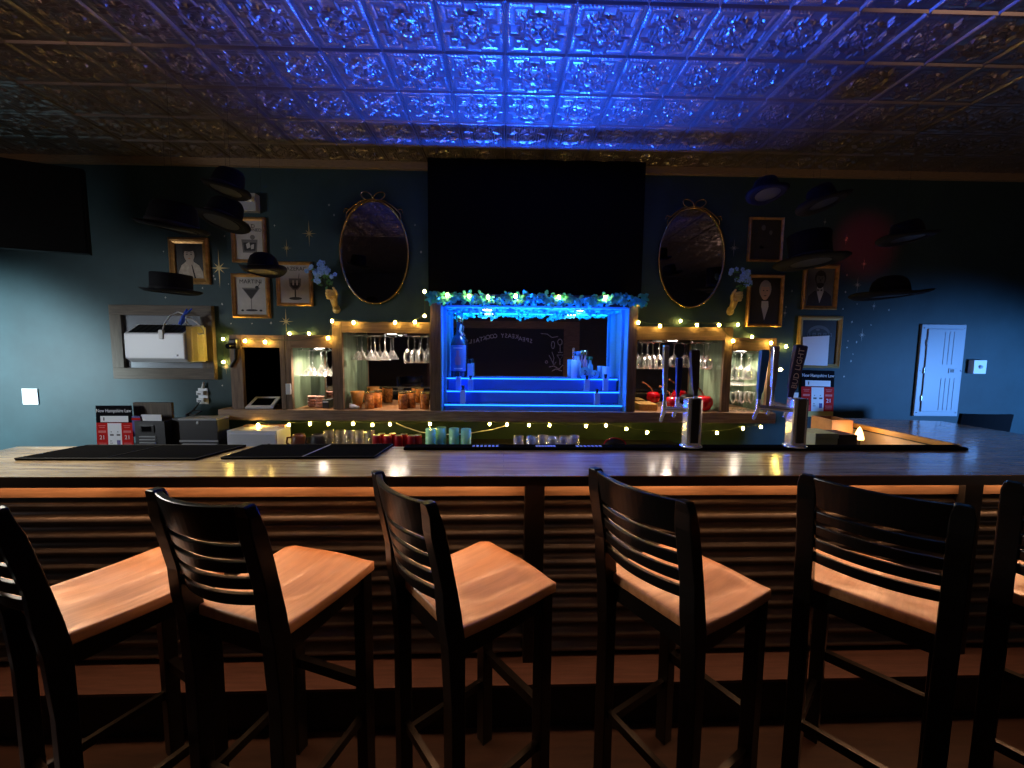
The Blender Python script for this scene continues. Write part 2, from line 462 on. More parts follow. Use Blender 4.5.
dots = [(163.5, 251.5), (224.5, 236), (202.5, 288), (165.5, 297.5), (213.6, 276), (228.6, 284), (222.6, 304.5), (215, 279), (231, 323.5), (252, 323.5), (271, 323), (222.3, 385.5), (222, 304),
        (274.5, 225.5), (334, 215), (848, 341), (847, 347.5), (851, 361), (844, 376.5), (856.6, 342), (843, 309), (857, 304), (889, 310), (847, 275), (871, 325), (853, 354), (845.5, 292), (786, 307), (792, 291), (778, 289), (866, 298), (852, 322), (840, 331), (775, 250), (415, 225), (421, 252), (329, 205)]
for px, py in dots:
    p = at(px, py, Y=YW-.003); r = rnd.uniform(.006, .011)
    mb.add([(p.x, p.y, p.z)] + [(p.x+r*cos(k*pi/4)*(1 if k % 2 == 0 else .4), p.y, p.z+r*sin(k*pi/4)*(1.2 if k % 2 == 0 else .4)) for k in range(8)],
           [(0, 1+k, 1+(k+1) % 8) for k in range(8)])
tag(mb.build('painted_dots', 'star_pale', wall_back), kind='stuff')

# ------------------------------------------------------------------ the bar (turned a hair against the back wall)
BROT = 0.018
TZ = 1.07
def bl(x, y, z):   # bar frame -> world
    return Vector((x*cos(BROT)-(y-1.476)*sin(BROT), 1.476 + x*sin(BROT)+(y-1.476)*cos(BROT), z))
BM = Matrix.Translation((0, 1.476, 0)) @ Matrix.Rotation(BROT, 4, 'Z') @ Matrix.Translation((0, -1.476, 0))
BF, BB = 1.476, 1.936        # front and back edge of the top
FACE = 1.655                 # corrugated face
XBL, XRI, XRO, YRE = -2.30, 2.46, 3.18, 2.84
mb = MB()
poly = [(XBL, BF), (XRO, BF), (XRO, 2.70), (XRI, YRE), (XRI, BB+.06), (XRI-.06, BB), (XBL, BB)]
n = len(poly)
for z0, z1, mt in ((TZ-.004, TZ, 'bar_wood'), (TZ-.042, TZ-.004, 'bar_edge')):
    mb.m(mt)
    vs_ = [tuple(BM @ Vector((x, y, z1))) for x, y in poly] + [tuple(BM @ Vector((x, y, z0))) for x, y in poly]
    fs_ = [tuple(range(n)), tuple(reversed(range(n, 2*n)))] + [((i+1) % n, i, n+i, n+(i+1) % n) for i in range(n)]
    mb.add(vs_, fs_)
bar_top = mb.build('butcher_block_counter', 'bar_wood')
tag(bar_top, 'long polished butcher block bar top turning the corner at right', 'bar top')
# honey-coloured inner lip of the return
mb = MB(); mb.box((XRI-.018, BB+.075, TZ-.030), (XRI, YRE, TZ-.001), BM); mb.build('inner_lip', 'honey_wood', bar_top)

bar = thing('bar_counter', 'dark bar front of horizontal corrugated metal under the wooden top', 'bar', (0, 0, 0))
def corrugated(x0, x1, y, z0, z1, pitch=.067, amp=.013):
    mb = MB(); k = int((z1-z0)/pitch*10)
    vs_, fs_ = [], []
    for i in range(k+1):
        z = z0+(z1-z0)*i/k
        s_ = (z1-z)/pitch
        yy = y - amp*cos(2*pi*s_)
        vs_ += [tuple(BM @ Vector((x0, yy, z))), tuple(BM @ Vector((x1, yy, z)))]
    for i in range(k): fs_.append((2*i, 2*i+1, 2*i+3, 2*i+2))
    return mb.add(vs_, fs_, smooth=True)
posts = [-2.22, .135, 2.07, 3.0]
for a, b in zip(posts[:-1], posts[1:]):
    corrugated(a+.035, b-.035, FACE, .20, TZ-.044).build('corrugated_panel', 'corrugated', bar)
for x in posts:
    mb = MB(); mb.box((x-.042, FACE-.045, .19), (x+.042, FACE+.03, TZ-.043), BM, bevel=.003); mb.build('post', 'post_black', bar)
mb = MB(); mb.box((XBL+.05, FACE+.03, .0), (XRI-.02, FACE+.05, TZ-.043), BM); mb.box((XBL+.05, FACE+.05, .55), (XRI-.02, BB-.04, .57), BM)
mb.box((XBL+.05, FACE+.05, 0), (XBL+.07, BB-.03, TZ-.043), BM)
mb.build('carcass', 'post_black', bar)
mb = MB(); mb.box((XBL+.05, FACE-.020, TZ-.138), (XRO-.15, FACE-.004, TZ-.043), BM); mb.build('under_rail', 'rail_wood', bar)
mb = MB(); mb.m('led_warm'); mb.box((XBL+.1, FACE-.075, TZ-.052), (XRO-.25, FACE-.055, TZ-.043), BM); mb.build('light_strip', 'led_warm', bar)
st = MB(); st.m('step_wood'); st.box((XBL+.05, 1.497, .178), (XRO-.15, FACE+.03, .19), BM)
st.m('post_black'); st.box((XBL+.05, 1.503, 0), (XRO-.15, 1.525, .178), BM)
st.build('foot_step', 'step_wood', bar)
# return section: cream inside wall, corrugated outside
mb = MB(); mb.box((XRI+.03, BB+.1, 0), (XRI+.05, YRE-.04, TZ-.043), BM); mb.build('inner_panel', 'cream', bar)
mb = MB(); mb.box((XRO-.2, FACE+.03, 0), (XRO-.18, 2.68, TZ-.043), BM); mb.box((XRI+.05, 2.66, 0), (XRO-.2, 2.68, TZ-.043), BM); mb.build('outer_panel', 'post_black', bar)

# rubber mats on the bar top
def slab_mat(name, label, pxs, th, edge, cat='bar mat', divide=None):
    """pxs: near-left, near-right, far-right, far-left pixels on the bar top"""
    P = [at(x, y, Z=TZ) for x, y in pxs]
    c = sum(P, Vector())/4
    t = thing(name, label, cat, (c.x, c.y, TZ))
    mb = MB()
    mb.m('rubber_black')
    top = [p+Vector((0, 0, th)) for p in P]; bot = [p+Vector((0, 0, .0005)) for p in P]
    mb.add([tuple(p) for p in top+bot], [(0, 1, 2, 3), (7, 6, 5, 4)] + [((i+1) % 4, i, 4+i, 4+(i+1) % 4) for i in range(4)])
    mb.build('mat_pad', 'rubber_black', t)
    mb = MB()
    segs = [(0, 1), (1, 2), (2, 3), (3, 0)]
    for i, j in segs:
        mb.tube([top[i], top[j]], edge, 6)
    mb.build('raised_rim', 'rubber_edge', t)
    if divide:
        a = top[0].lerp(top[1], divide); b = top[3].lerp(top[2], divide)
        mb = MB(); mb.tube([a, b], edge*.8, 6); mb.build('seam', 'grey_plastic' if divide > .5 else 'rubber_edge', t)
    return t
slab_mat('service_mat', 'large black rubber service mat at the left end of the bar', [(15, 460.5), (196, 460.5), (246, 446.8), (88, 446.8)], .008, .003, divide=.48)
slab_mat('service_mat', 'black rubber service mat beside the bulb reflections, second from left', [(221, 459.5), (374, 458.5), (393, 445.8), (262, 446.5)], .008, .003, divide=.52)
P0 = at(408, 447.3, Z=TZ); P1 = at(941, 443.6, Z=TZ)
rail = thing('rail_mat', 'long narrow black rail mat along the bartender edge of the bar', 'bar mat', ((P0.x+P1.x)/2, P0.y, TZ))
mb = MB(); mb.box((P0.x, BB-.075, TZ+.0005), (P1.x-.02, BB-.005, TZ+.014), BM, bevel=.003); mb.build('mat_body', 'rubber_black', rail)
mb = MB(); mb.m('mat_text')
for px, wd in ((487, 27), (547, 20), (590, 27)):
    pt = at(px, 445.6, Z=TZ+.015)
    k = 7
    for i in range(k):
        x = pt.x + (i-(k-1)/2)*wd*1.95/FPX/k
        mb.box((x-.006, BB-.06, TZ+.0142), (x+.006, BB-.028, TZ+.0150), BM)
mb.build('printed_lettering', 'mat_text', rail)

# ------------------------------------------------------------------ bar stools
W_, D_, ZS, ZT, TILT = .362, .376, .809, 1.175, .074
def back_y(z):       # rear posts lean back above the seat
    return -D_/2 + .012 - (0 if z < ZS-.03 else TILT*max(0.0, (z-ZS+.03)/(ZT-ZS+.03))**1.15)
def make_stool():
    t = thing('bar_stool', 'x', 'bar stool')
    mb = MB(); nx, ny = 18, 18; th = .034
    def sz(u, v):     # saddle: two thigh hollows, raised centre front, rolled front edge
        h = ZS
        h -= .013*(1-abs(2*abs(u-.5)-.5)*2)*sstep(.12, .4, v)*sstep(1.02, .75, v)
        h -= .006*sin(pi*v)
        h += .012*sstep(.85, 0, v)*0 + .009*max(0, abs(u-.5)*2-.75)*2
        h -= .012*sstep(.90, 1.0, v)
        return h
    def sx(u, v):
        w = (W_/2-.004) + .014*v
        edge = 1-.06*(sstep(.85, 1, v)**2)
        return (2*u-1)*w*edge
    vs_, fs_ = [], []
    for lay in (0, 1):
        for j in range(ny+1):
            for i in range(nx+1):
                u, v = i/nx, j/ny
                y = -D_/2+.012 + v*(D_-.0) + (.016*(1-(2*u-1)**2) if v > .99 else .016*(1-(2*u-1)**2)*v*v)
                vs_.append((sx(u, v), y, sz(u, v) - (th if lay else 0)))
    N = (nx+1)*(ny+1)
    for j in range(ny):
        for i in range(nx):
            a = j*(nx+1)+i
            fs_.append((a, a+1, a+nx+2, a+nx+1)); fs_.append((N+a, N+a+nx+1, N+a+nx+2, N+a+1))
    for i in range(nx):
        fs_.append((i+1, i, N+i, N+i+1)); a = ny*(nx+1)+i; fs_.append((a, a+1, N+a+1, N+a))
    for j in range(ny):
        a = j*(nx+1); fs_.append((a, a+nx+1, N+a+nx+1, N+a)); a += nx; fs_.append((a+nx+1, a, N+a, N+a+nx+1))
    mb.add(vs_, fs_, smooth=True)
    o = mb.build('seat', 'stool_seat', t)
    md = o.modifiers.new('soft', 'BEVEL'); md.width = .006; md.segments = 2; md.limit_method = 'ANGLE'; md.angle_limit = radians(50)
    mb = MB(); zt_, zb_ = ZS-.03, ZS-.088
    xw, yw = W_/2-.012, D_/2-.012
    mb.box((-xw, yw-.02, zb_), (xw, yw, zt_)); mb.box((-xw, -yw, zb_), (xw, -yw+.02, zt_))
    mb.box((-xw, -yw, zb_), (-xw+.02, yw, zt_)); mb.box((xw-.02, -yw, zb_), (xw, yw, zt_))
    mb.build('seat_frame', 'stool_black', t)
    for s in (-1, 1):
        mb = MB(); x = s*(W_/2-.024)
        mb.box((x-.022, D_/2-.048, 0), (x+.022, D_/2-.004, ZS-.03), bevel=.003); mb.build('leg', 'stool_black', t)
        # rear leg runs on up as the back post
        mb = MB(); zs = [0, .3, .6, ZS-.03, ZS+.05, ZS+.13, ZS+.21, ZS+.29, ZT-.03, ZT-.004, ZT]
        vs_, fs_ = [], []
        x0 = s*(W_/2-.021)
        for z in zs:
            y = back_y(z); d = .021 if z < ZT-.03 else .015; w = .0235 if z < ZT-.02 else (.0175 if z < ZT-.001 else .012)
            dd = d + (.010 if ZS-.15 < z < ZS+.06 else 0)
            vs_ += [(x0-w, y-dd, z), (x0+w, y-dd, z), (x0+w, y+d, z), (x0-w, y+d, z)]
        for k in range(len(zs)-1):
            for j in range(4): fs_.append((4*k+j, 4*k+(j+1) % 4, 4*k+4+(j+1) % 4, 4*k+4+j))
        fs_ += [(3, 2, 1, 0), tuple(4*(len(zs)-1)+j for j in range(4))]
        mb.add(vs_, fs_); o = mb.build('rear_post', 'stool_black', t)
        md = o.modifiers.new('soft', 'BEVEL'); md.width = .003; md.segments = 2; md.limit_method = 'ANGLE'; md.angle_limit = radians(40)
    def curved_slat(name, z0, z1, th=.016, crown=0.0):
        mb = MB(); k = 16; vs_, fs_ = [], []
        for i in range(k+1):
            u = -1+2*i/k; x = u*(W_/2-.03)
            bow = -.034*(1-u*u)
            zz1 = z1 + crown*(1-u*u)
            for z, dy in ((z0, -th/2), (z0, th/2), (zz1, th/2), (zz1, -th/2)):
                vs_.append((x, back_y(z)+bow+dy, z))
        for i in range(k):
            for j in range(4): fs_.append((4*i+j, 4*i+(j+1) % 4, 4*i+4+(j+1) % 4, 4*i+4+j))
        fs_ += [(3, 2, 1, 0), (4*k, 4*k+1, 4*k+2, 4*k+3)]
        mb.add(vs_, fs_); o = mb.build(name, 'stool_black', t)
        md = o.modifiers.new('soft', 'BEVEL'); md.width = .003; md.segments = 2; md.limit_method = 'ANGLE'; md.angle_limit = radians(40)
    curved_slat('top_rail', ZT-.098, ZT-.004, .019)
    for z in (1.046, .999, .951, .903): curved_slat('back_slat', z-.0165, z+.0165)
    def rail_(a, b, z, h=.03, w=.018):
        a = Vector(a); b = Vector(b); d = (b-a).normalized(); sd = Vector((-d.y, d.x, 0))*w/2
        mb = MB(); vs_ = []
        for p in (a, b):
            vs_ += [p+sd+Vector((0, 0, z-h/2)), p-sd+Vector((0, 0, z-h/2)), p-sd+Vector((0, 0, z+h/2)), p+sd+Vector((0, 0, z+h/2))]
        mb.add(vs_, [(0, 1, 5, 4), (1, 2, 6, 5), (2, 3, 7, 6), (3, 0, 4, 7), (3, 2, 1, 0), (4, 5, 6, 7)])
        return mb
    xa = W_/2-.04; yf = D_/2-.026; yb = -D_/2+.012
    rail_((-xa, yf, 0), (xa, yf, 0), .37, .036, .024).build('footrest', 'stool_black', t)
    rail_((-xa, yb, 0), (xa, yb, 0), .30).build('stretcher', 'stool_black', t)
    for s in (-1, 1): rail_((s*(W_/2-.024), yb+.02, 0), (s*(W_/2-.024), yf-.02, 0), .25).build('stretcher', 'stool_black', t)
    return t
stools = [(-1.252, 1.262, -.492, 'black slat back bar stool at far left, cut by the photo edge'),
          (-.706, 1.250, -.333, 'black slat back bar stool standing second from the left'),
          (-.095, 1.262, -.885, 'black bar stool third from left, just left of the black bar post'),
          (.608, 1.262, -1.031, 'black bar stool just right of the black bar post, fourth from left'),
          (1.269, 1.255, -.851, 'black bar stool with its slatted back square to view, second from right'),
          (1.86, 1.16, -.95, 'black bar stool cut off by the right photo edge')]
proto = make_stool()
for i, (x, y, a, lab) in enumerate(stools):
    if i == 0:
        proto.location = (x*.952, y*.952, 0); proto.rotation_euler = (0, 0, a); proto['label'] = lab; proto['group'] = 'bar stools in a row along the bar'
    else: dup(proto, (x*.975, y*.975, 0), a, lab)
# ------------------------------------------------------------------ back bar: ledge and cabinets
YL = 2.93; YCF = 2.96; YCB = 3.245
LZ = at(480, 411.2, Y=YL).z
lx0, lx1 = at(218, 412, Y=YL).x, at(776, 414, Y=YL).x
lb = LZ - .079
ledge = thing('back_bar_ledge', 'thick rustic wooden ledge running under the back bar cabinets', 'shelf', ((lx0+lx1)/2, 3.1, lb))
mb = MB(); mb.m('ledge_face'); mb.box((lx0, YL, lb), (lx1, YL+.03, LZ), bevel=.003); mb.build('fascia', 'ledge_face', ledge)
mb = MB(); mb.box((lx0, YL+.03, LZ-.03), (lx1, YW-.001, LZ-.0005)); mb.build('shelf_board', 'ledge_top', ledge)

mb = MB(); mb.box((lx0+.3, YW-.006, .80), (lx1, YW-.001, lb)); mb.build('backsplash', 'splash_green', ledge)
def X(px, Y): return at(px, 400, Y=Y).x
def Z(px, py, Y): return at(px, py, Y=Y).z

def bay(name, label, pl, ol, orr, pr, ptop, otop, back='mirror_dim', side='green_panel', hood=None, post='rustic_up'):
    """pl/pr outer pixels, ol/orr opening pixels, ptop/otop header pixels"""
    x0, a, b, x1 = X(pl, YCF), X(ol, YCF), X(orr, YCF), X(pr, YCF)
    zt = Z((pl+pr)/2, ptop, YCF); zo = Z((pl+pr)/2, otop, YCF)
    t = thing(name, label, 'cabinet', ((x0+x1)/2, 3.1, LZ))
    if a-x0 > .004:
        mb = MB(); mb.box((x0, YCF, LZ), (a, YCF+.03, zt), bevel=.002); mb.build('side_post', post, t)
    if x1-b > .004:
        mb = MB(); mb.box((b, YCF, LZ), (x1, YCF+.03, zt), bevel=.002); mb.build('side_post', post, t)
    mb = MB(); mb.box((a, YCF+.001, zo), (b, YCF+.029, zt), bevel=.002); mb.build('header', 'rustic', t)
    mb = MB(); mb.box((a+.001, YCB, LZ), (b-.001, YCB+.008, zt-.01)); mb.build('back_mirror' if 'mirror' in back else 'back_panel', back, t)
    for xa, xb in ((a-.012, a) if a-x0 > .01 else (a, a+.006), (b, b+.012) if x1-b > .01 else (b-.006, b)):
        mb = MB(); mb.box((xa, YCF+.03, LZ), (xb, YCB+.008, zt-.012)); mb.build('side_panel', side, t)
    mb = MB(); mb.box((x0, YCF+.03, zt-.012), (x1, YCB+.008, zt-.001)); mb.build('roof_board', 'post_black', t)
    return t, a, b, zo, zt

# register bay with the black opening (left) 
bay('back_bar_cabinet', 'rustic framed back bar cabinet with a plain black opening behind the tablet', 232, 244, 281.5, 286.5, 335, 347.5, back='void_black', side='void_black')
t, aA, bA, zoA, ztA = bay('back_bar_cabinet', 'narrow mirrored cabinet of hanging glasses beside the black opening', 287, 292.5, 333, 333.6, 335, 348)
t, aB, bB, zoB, ztB = bay('back_bar_cabinet', 'taller mirrored cabinet holding amber tumblers, left of the blue display', 333.8, 343.5, 430, 430.6, 322, 333)
t, aC, bC, zoC, ztC = bay('back_bar_cabinet', 'taller mirrored cabinet holding giant cherries, right of the blue display', 634.6, 635.2, 721.5, 729.5, 327, 340)
t, aD, bD, zoD, ztD = bay('back_bar_cabinet', 'narrow mirrored cabinet of flutes and hanging glasses behind the right beer tower', 729.7, 730.2, 766, 773, 338, 351)
for a, b, z in ((aA, bA, .17), (aD, bD, .17)):
    pass

# the blue lit display
nx0, nx1 = X(431, YL+.01), X(634.5, YL+.01)
na, nb = X(441, YL+.01), X(626.5, YL+.01)
nzt = Z(530, 294, YL); nzo = Z(530, 307, YL)
nic = thing('lit_display_case', 'stepped display case glowing bright blue in the middle of the back bar', 'display case', ((nx0+nx1)/2, 3.1, LZ))
mb = MB(); mb.box((nx0, YL+.005, LZ), (na, YCB, nzt-.05), bevel=.003); mb.build('side_post', 'rustic_up', nic)
mb = MB(); mb.box((nb, YL+.005, LZ), (nx1, YCB, nzt-.05), bevel=.003); mb.build('side_post', 'rustic_up', nic)
mb = MB(); mb.box((nx0, YL+.03, nzo+.012), (nx1, YCB, nzt)); mb.build('roof_board', 'post_black', nic)
mb = MB(); mb.box((na, YL+.05, nzo), (nb, YCB, nzo+.012)); mb.build('ceiling_lining', 'niche_blue_tint', nic)
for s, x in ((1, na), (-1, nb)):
    mb = MB(); mb.box((min(x, x+s*.008), YL+.006, LZ), (max(x, x+s*.008), YCB, nzo)); mb.box((min(x, x+s*.03), YL+.10, LZ), (max(x, x+s*.03), YL+.115, nzo)); mb.build('side_lining', 'niche_blue_tint', nic)
mb = MB(); mb.box((na+.008, YCB-.01, LZ), (nb-.008, YCB-.002, nzo)); mb.build('back_mirror', 'mirror', nic)
SZ = [Z(530, 404.8, 2.975), Z(530, 391.3, 3.045), Z(530, 378.3, 3.115)]
SY = [2.975, 3.045, 3.115]
for i in range(3):
    y1 = SY[i+1]+.004 if i < 2 else YCB-.012
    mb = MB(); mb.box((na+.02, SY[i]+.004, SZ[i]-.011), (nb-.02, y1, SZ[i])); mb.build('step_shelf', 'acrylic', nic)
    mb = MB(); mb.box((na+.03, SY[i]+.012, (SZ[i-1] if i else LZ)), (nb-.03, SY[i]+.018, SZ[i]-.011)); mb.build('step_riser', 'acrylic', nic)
    mb = MB(); mb.m('led_blue'); mb.box((na+.02, SY[i], SZ[i]-.010), (nb-.02, SY[i]+.004, SZ[i]-.001)); mb.build('light_strip', 'led_blue', nic)

def puck(px, py, Y, label, zc, r=.036):
    x = X(px, Y)
    t = thing('puck_light', label, 'light', (x, Y, zc-.014))
    mb = MB(); mb.lathe([(r+.004, .002), (r+.004, .0135)], 20, (x, Y, zc-.014)); mb.build('rim', 'white_plastic', t)
    mb = MB(); mb.m('puck_white'); mb.lathe([(.001, -.0005), (r*.7, 0), (r, .002), (r, .006)], 20, (x, Y, zc-.014)); mb.build('lens', 'puck_white', t)
    return x
PK = []
PK.append((puck(487, 309, 3.06, 'white puck light glowing under the roof of the blue display, left one', nzo), 3.06, nzo, 1))
PK.append((puck(577, 309, 3.06, 'white puck light glowing under the roof of the blue display, right one', nzo), 3.06, nzo, 1))
PK.append((puck(393, 335, 3.09, 'white puck light above the amber tumblers', zoB+.01), 3.09, zoB+.01, 0))
PK.append((puck(321, 350, 3.09, 'white puck light inside the narrow cabinet left of the amber tumblers', zoA+.01), 3.09, zoA+.01, 0))
PK.append((puck(670, 339, 3.09, 'white puck light above the giant cherries', zoC+.01), 3.09, zoC+.01, 0))
PK.append((puck(738, 354, 3.09, 'white puck light inside the cabinet of standing flutes', zoD+.01), 3.09, zoD+.01, 0))

# garland of teal leaves along the display's top
gx0, gx1 = X(429, YL-.02), X(641, YL-.02)
gar = thing('leaf_garland', 'teal leafy garland draped along the top of the blue display', 'garland', ((gx0+gx1)/2, YL-.03, nzt-.03))
rnd = random.Random(11)
mb = MB(); pts = [(gx0+(gx1-gx0)*i/40, YL-.012+.008*sin(i*1.7), nzt-.028+.012*sin(i*.9)) for i in range(41)]
mb.tube(pts, .006, 6); mb.build('vine', 'stem_dark', gar)
mb = MB()
def leaf(mb, p, d, nrm, L, w):
    d = d.normalized(); s_ = d.cross(nrm).normalized()
    lobes = [(0, 0), (.18, .42), (.34, .30), (.5, .55), (.66, .32), (.82, .36), (1, 0), (.82, -.36), (.66, -.32), (.5, -.55), (.34, -.30), (.18, -.42)]
    vs_ = [p + d*(L*a) + s_*(w*b) + nrm*(L*.18*sin(a*3)) for a, b in lobes]
    mb.add(vs_, [(0, 1, 2, 3, 4, 5, 6, 7, 8, 9, 10, 11)])
for i in range(560):
    u = rnd.random(); x = gx0+(gx1-gx0)*u
    clump = .5+.5*sin(x*17+1.0)*sin(x*7.3)
    p = Vector((x, YL-.012-rnd.random()*.05, nzt-.008-rnd.random()*.055-clump*.02*rnd.random()))
    d = Vector((rnd.uniform(-1, 1), rnd.uniform(-.6, .1), rnd.uniform(-1.1, .55)))
    n_ = Vector((rnd.uniform(-.5, .5), -1, rnd.uniform(-.2, .8))).normalized()
    leaf(mb, p, d, n_, rnd.uniform(.028, .05), rnd.uniform(.022, .034))
tag(mb.build('leaves', 'leaf_teal', gar), kind='stuff')
# drooping sprays behind the header (the lower scalloped fringe)
mb = MB()
for i in range(240):
    u = rnd.random(); x = na+.05+(nb-na-.1)*u
    cl = max(0, sin(u*31+.5))*.6+.4*max(0, sin(u*12.0))
    p = Vector((x, YL+.10+rnd.random()*.05, nzo-.002-rnd.random()*(.012+.05*cl)))
    d = Vector((rnd.uniform(-1, 1), rnd.uniform(-.3, .3), rnd.uniform(-1.2, .1)))
    leaf(mb, p, d, Vector((rnd.uniform(-.4, .4), -1, rnd.uniform(-.3, .5))).normalized(), rnd.uniform(.022, .034), rnd.uniform(.018, .028))
tag(mb.build('hanging_leaves', 'leaf_teal', gar), kind='stuff')

# ------------------------------------------------------------------ string lights
def string_light(name, label, pxs, Y, gap=None, extra_tail=None, mtl='cable_green'):
    """Y may be a function of the pixel"""
    P = [at(px, py, Y=(Y(px) if callable(Y) else Y)) for px, py in pxs]
    t = thing(name, label, 'string lights', tuple(P[0]))
    cord = []
    for i, p in enumerate(P):
        q = p+Vector((0, .012, .018))
        if i:
            a = cord[-1]; mid = (a+q)/2 + Vector((0, 0, -.02*min(1, (q-a).length*3)))
            cord.append(a.lerp(mid, .55)); cord.append(mid); cord.append(mid.lerp(q, .5))
        cord.append(q)
    if extra_tail: cord += [at(px, py, Y=yy) for px, py, yy in extra_tail]
    mb = MB(); mb.tube(cord, .0022, 5); mb.build('cord', mtl, t)
    for p in P:
        mb = MB(); mb.tube([p+Vector((0, .012, .02)), p+Vector((0, .004, .006))], .0045, 6)
        mb.m('bulb_warm'); mb.ellip(p, .0105, .0105, .0125, 10, 6)
        mb.mats[0] = 'cable_green'
        mb.build('bulb', 'cable_green', t)
    return P
BULBS = []
YB = 2.928
BULBS += string_light('string_light', 'warm string lights along the left cabinet tops', [(245, 341), (265, 342), (328, 338), (332, 321), (353.6, 322.6), (395, 322.6), (415, 322), (424.5, 316), (424.5, 291.5)],
    YB)
BULBS += string_light('string_light', 'two warm bulbs on the wall at the left edge of the cabinets', [(223.4, 362), (223, 339)], 3.27)
BULBS += string_light('string_light', 'two warm bulbs on the wall just above the narrow left cabinet', [(289.6, 333.7), (309, 333.7)], 3.27)
BULBS += string_light('string_light', 'warm string lights woven through the teal garland', [(447, 295), (469, 296), (488, 297), (515.5, 296), (559, 297), (605, 297.5)], YL-.075)
BULBS += string_light('string_light', 'warm string lights along the right cabinet tops', [(640, 303), (638.4, 322.7), (660, 326), (697, 325), (719, 325), (733, 341), (771, 343), (780.6, 369.6)], lambda px: YB)
BULBS += string_light('string_light', 'warm string lights on the dark wall above the right cabinets', [(680.6, 321), (738, 324.7), (752, 337), (786, 346.5)], lambda px: 3.27)
BULBS += string_light('string_light', 'warm string lights under the left half of the ledge', [(258, 425), (289, 425), (310, 423.8), (328.5, 423.8), (353, 423.8), (372.5, 425), (390, 424.2), (430, 424)], lambda px: 3.0 if px > 262 else YB-.01)
BULBS += string_light('string_light', 'warm string lights under the middle and right of the ledge', [(489.6, 424), (507, 424.6), (529, 425.2), (549.6, 425.2), (586, 426), (606, 425.6), (626.5, 429), (647, 432.5), (717, 433), (743, 428.5), (761, 427)], lambda px: 3.0)
# loose white cable looping behind the green glasses
mb = MB(); mb.tube([at(x, y, Y=3.05) for x, y in ((396, 423), (405, 427), (420, 432), (440, 434.5), (465, 434), (490, 430), (507, 425.5))], .004, 6)
tag(mb.build('hanging_cable', 'cable_white'), 'white cable sagging under the ledge behind the green tumblers', 'cable')

# ------------------------------------------------------------------ under-ledge counter and what stands on it
KZ = .80
ctr = thing('back_counter', 'low black counter under the ledge where glasses and cans stand', 'counter', (.0, 3.1, 0))
cx0, cx1 = X(92, 2.8), X(700, 2.8)
mb = MB(); mb.box((cx0, 2.72, KZ-.03), (cx1, YW-.002, KZ)); mb.build('worktop', 'black_satin', ctr)
mb = MB(); mb.box((cx0+.02, 2.76, 0), (cx1-.02, YW-.002, KZ-.03)); mb.build('carcass', 'post_black', ctr)
nd = 7
for i in range(nd):
    a = cx0+.03+(cx1-cx0-.06)*i/nd; b = cx0+.03+(cx1-cx0-.06)*(i+1)/nd
    mb = MB(); mb.box((a+.005, 2.742, .1), (b-.005, 2.76, KZ-.04)); d = mb.build('door', 'post_black', ctr)
    mb = MB(); mb.tube([(b-.05, 2.742, .55), (b-.05, 2.725, .56), (b-.05, 2.725, .68), (b-.05, 2.742, .69)], .005, 6); mb.build('handle', 'steel', d)

# glass mugs
def make_mug(label, group):
    t = thing('glass_mug', label, 'mug', (0, 0, 0), 0, group)
    mb = MB(); r = .034; h = .145
    mb.lathe([(.001, .0), (r*.9, 0), (r, .006), (r, h), (r-.004, h), (r-.005, .016), (.001, .014)], 18); mb.build('cup', 'glass', t)
    mb = MB(); mb.tube([(r-.002, 0, .118), (r+.022, 0, .115), (r+.028, 0, .08), (r+.02, 0, .045), (r-.002, 0, .038)], .005, 7); mb.build('handle', 'glass', t)
    return t
mug = None
for i, px in enumerate((328, 338.8, 348.3, 358.2, 369.3)):
    x = X(px, 2.9)
    if mug is None: mug = make_mug('clear glass mug in the row left of the red cans', 'clear glass mugs under the ledge'); mug.location = (x, 2.9, KZ); mug.rotation_euler.z = 1.3
    else: dup(mug, (x, 2.9+.01*((i % 2)), KZ), 1.57)
# red cans
def can(label, group):
    t = thing('drink_can', label, 'can', (0, 0, 0), 0, group)
    mb = MB(); mb.lathe([(.024, 0), (.030, .008), (.030, .104), (.0245, .116)], 18); mb.build('body', 'can_red', t)
    mb = MB(); mb.lathe([(.0245, .116), (.0255, .1185), (.0235, .1185), (.022, .1165), (.001, .1165)], 18); mb.build('lid', 'can_lid', t)
    return t
cn = None
for i, (px, Y) in enumerate(((376, 2.88), (381, 2.94), (387, 2.88), (392, 2.94), (398, 2.88), (403.5, 2.93), (411, 2.88), (417.5, 2.9))):
    if cn is None: cn = can('red drink can in the cluster between the mugs and green tumblers', 'red cans under the ledge'); cn.location = (X(px, Y), Y, KZ)
    else: dup(cn, (X(px, Y), Y, KZ))
# green tumblers
def tumbler(name, label, group, r, h, mt, cat='glass', taper=.9):
    mb = MB(); mb.lathe([(.001, 0), (r*taper, 0), (r*taper+.001, .004), (r, h), (r-.003, h), (r*taper-.003, .012), (.001, .010)], 18)
    return tag(mb.build(name, mt), label, cat, group)
tb = None
for px, y in ((430.5, 2.86), (441, 2.92), (454, 2.88), (466, 2.86)):
    x = X(px, y)
    if tb is None: tb = tumbler('tall_tumbler', 'tall pale green tumbler in the row of four under the ledge', 'pale green tumblers under the ledge', .0385, .172, 'green_glass', taper=.98); tb.location = (x, y, KZ)
    else: dup(tb, (x, y, KZ))
tb = None
for px, y in ((519, 2.88), (532, 2.86), (543, 2.9), (553.5, 2.86), (564.5, 2.88), (575, 2.9)):
    x = X(px, y)
    if tb is None: tb = tumbler('rocks_glass', 'clear upturned tumbler in the row below the blue display', 'clear tumblers below the blue display', .037, .118, 'glass', taper=1.05); tb.location = (x, y, KZ)
    else: dup(tb, (x, y, KZ))
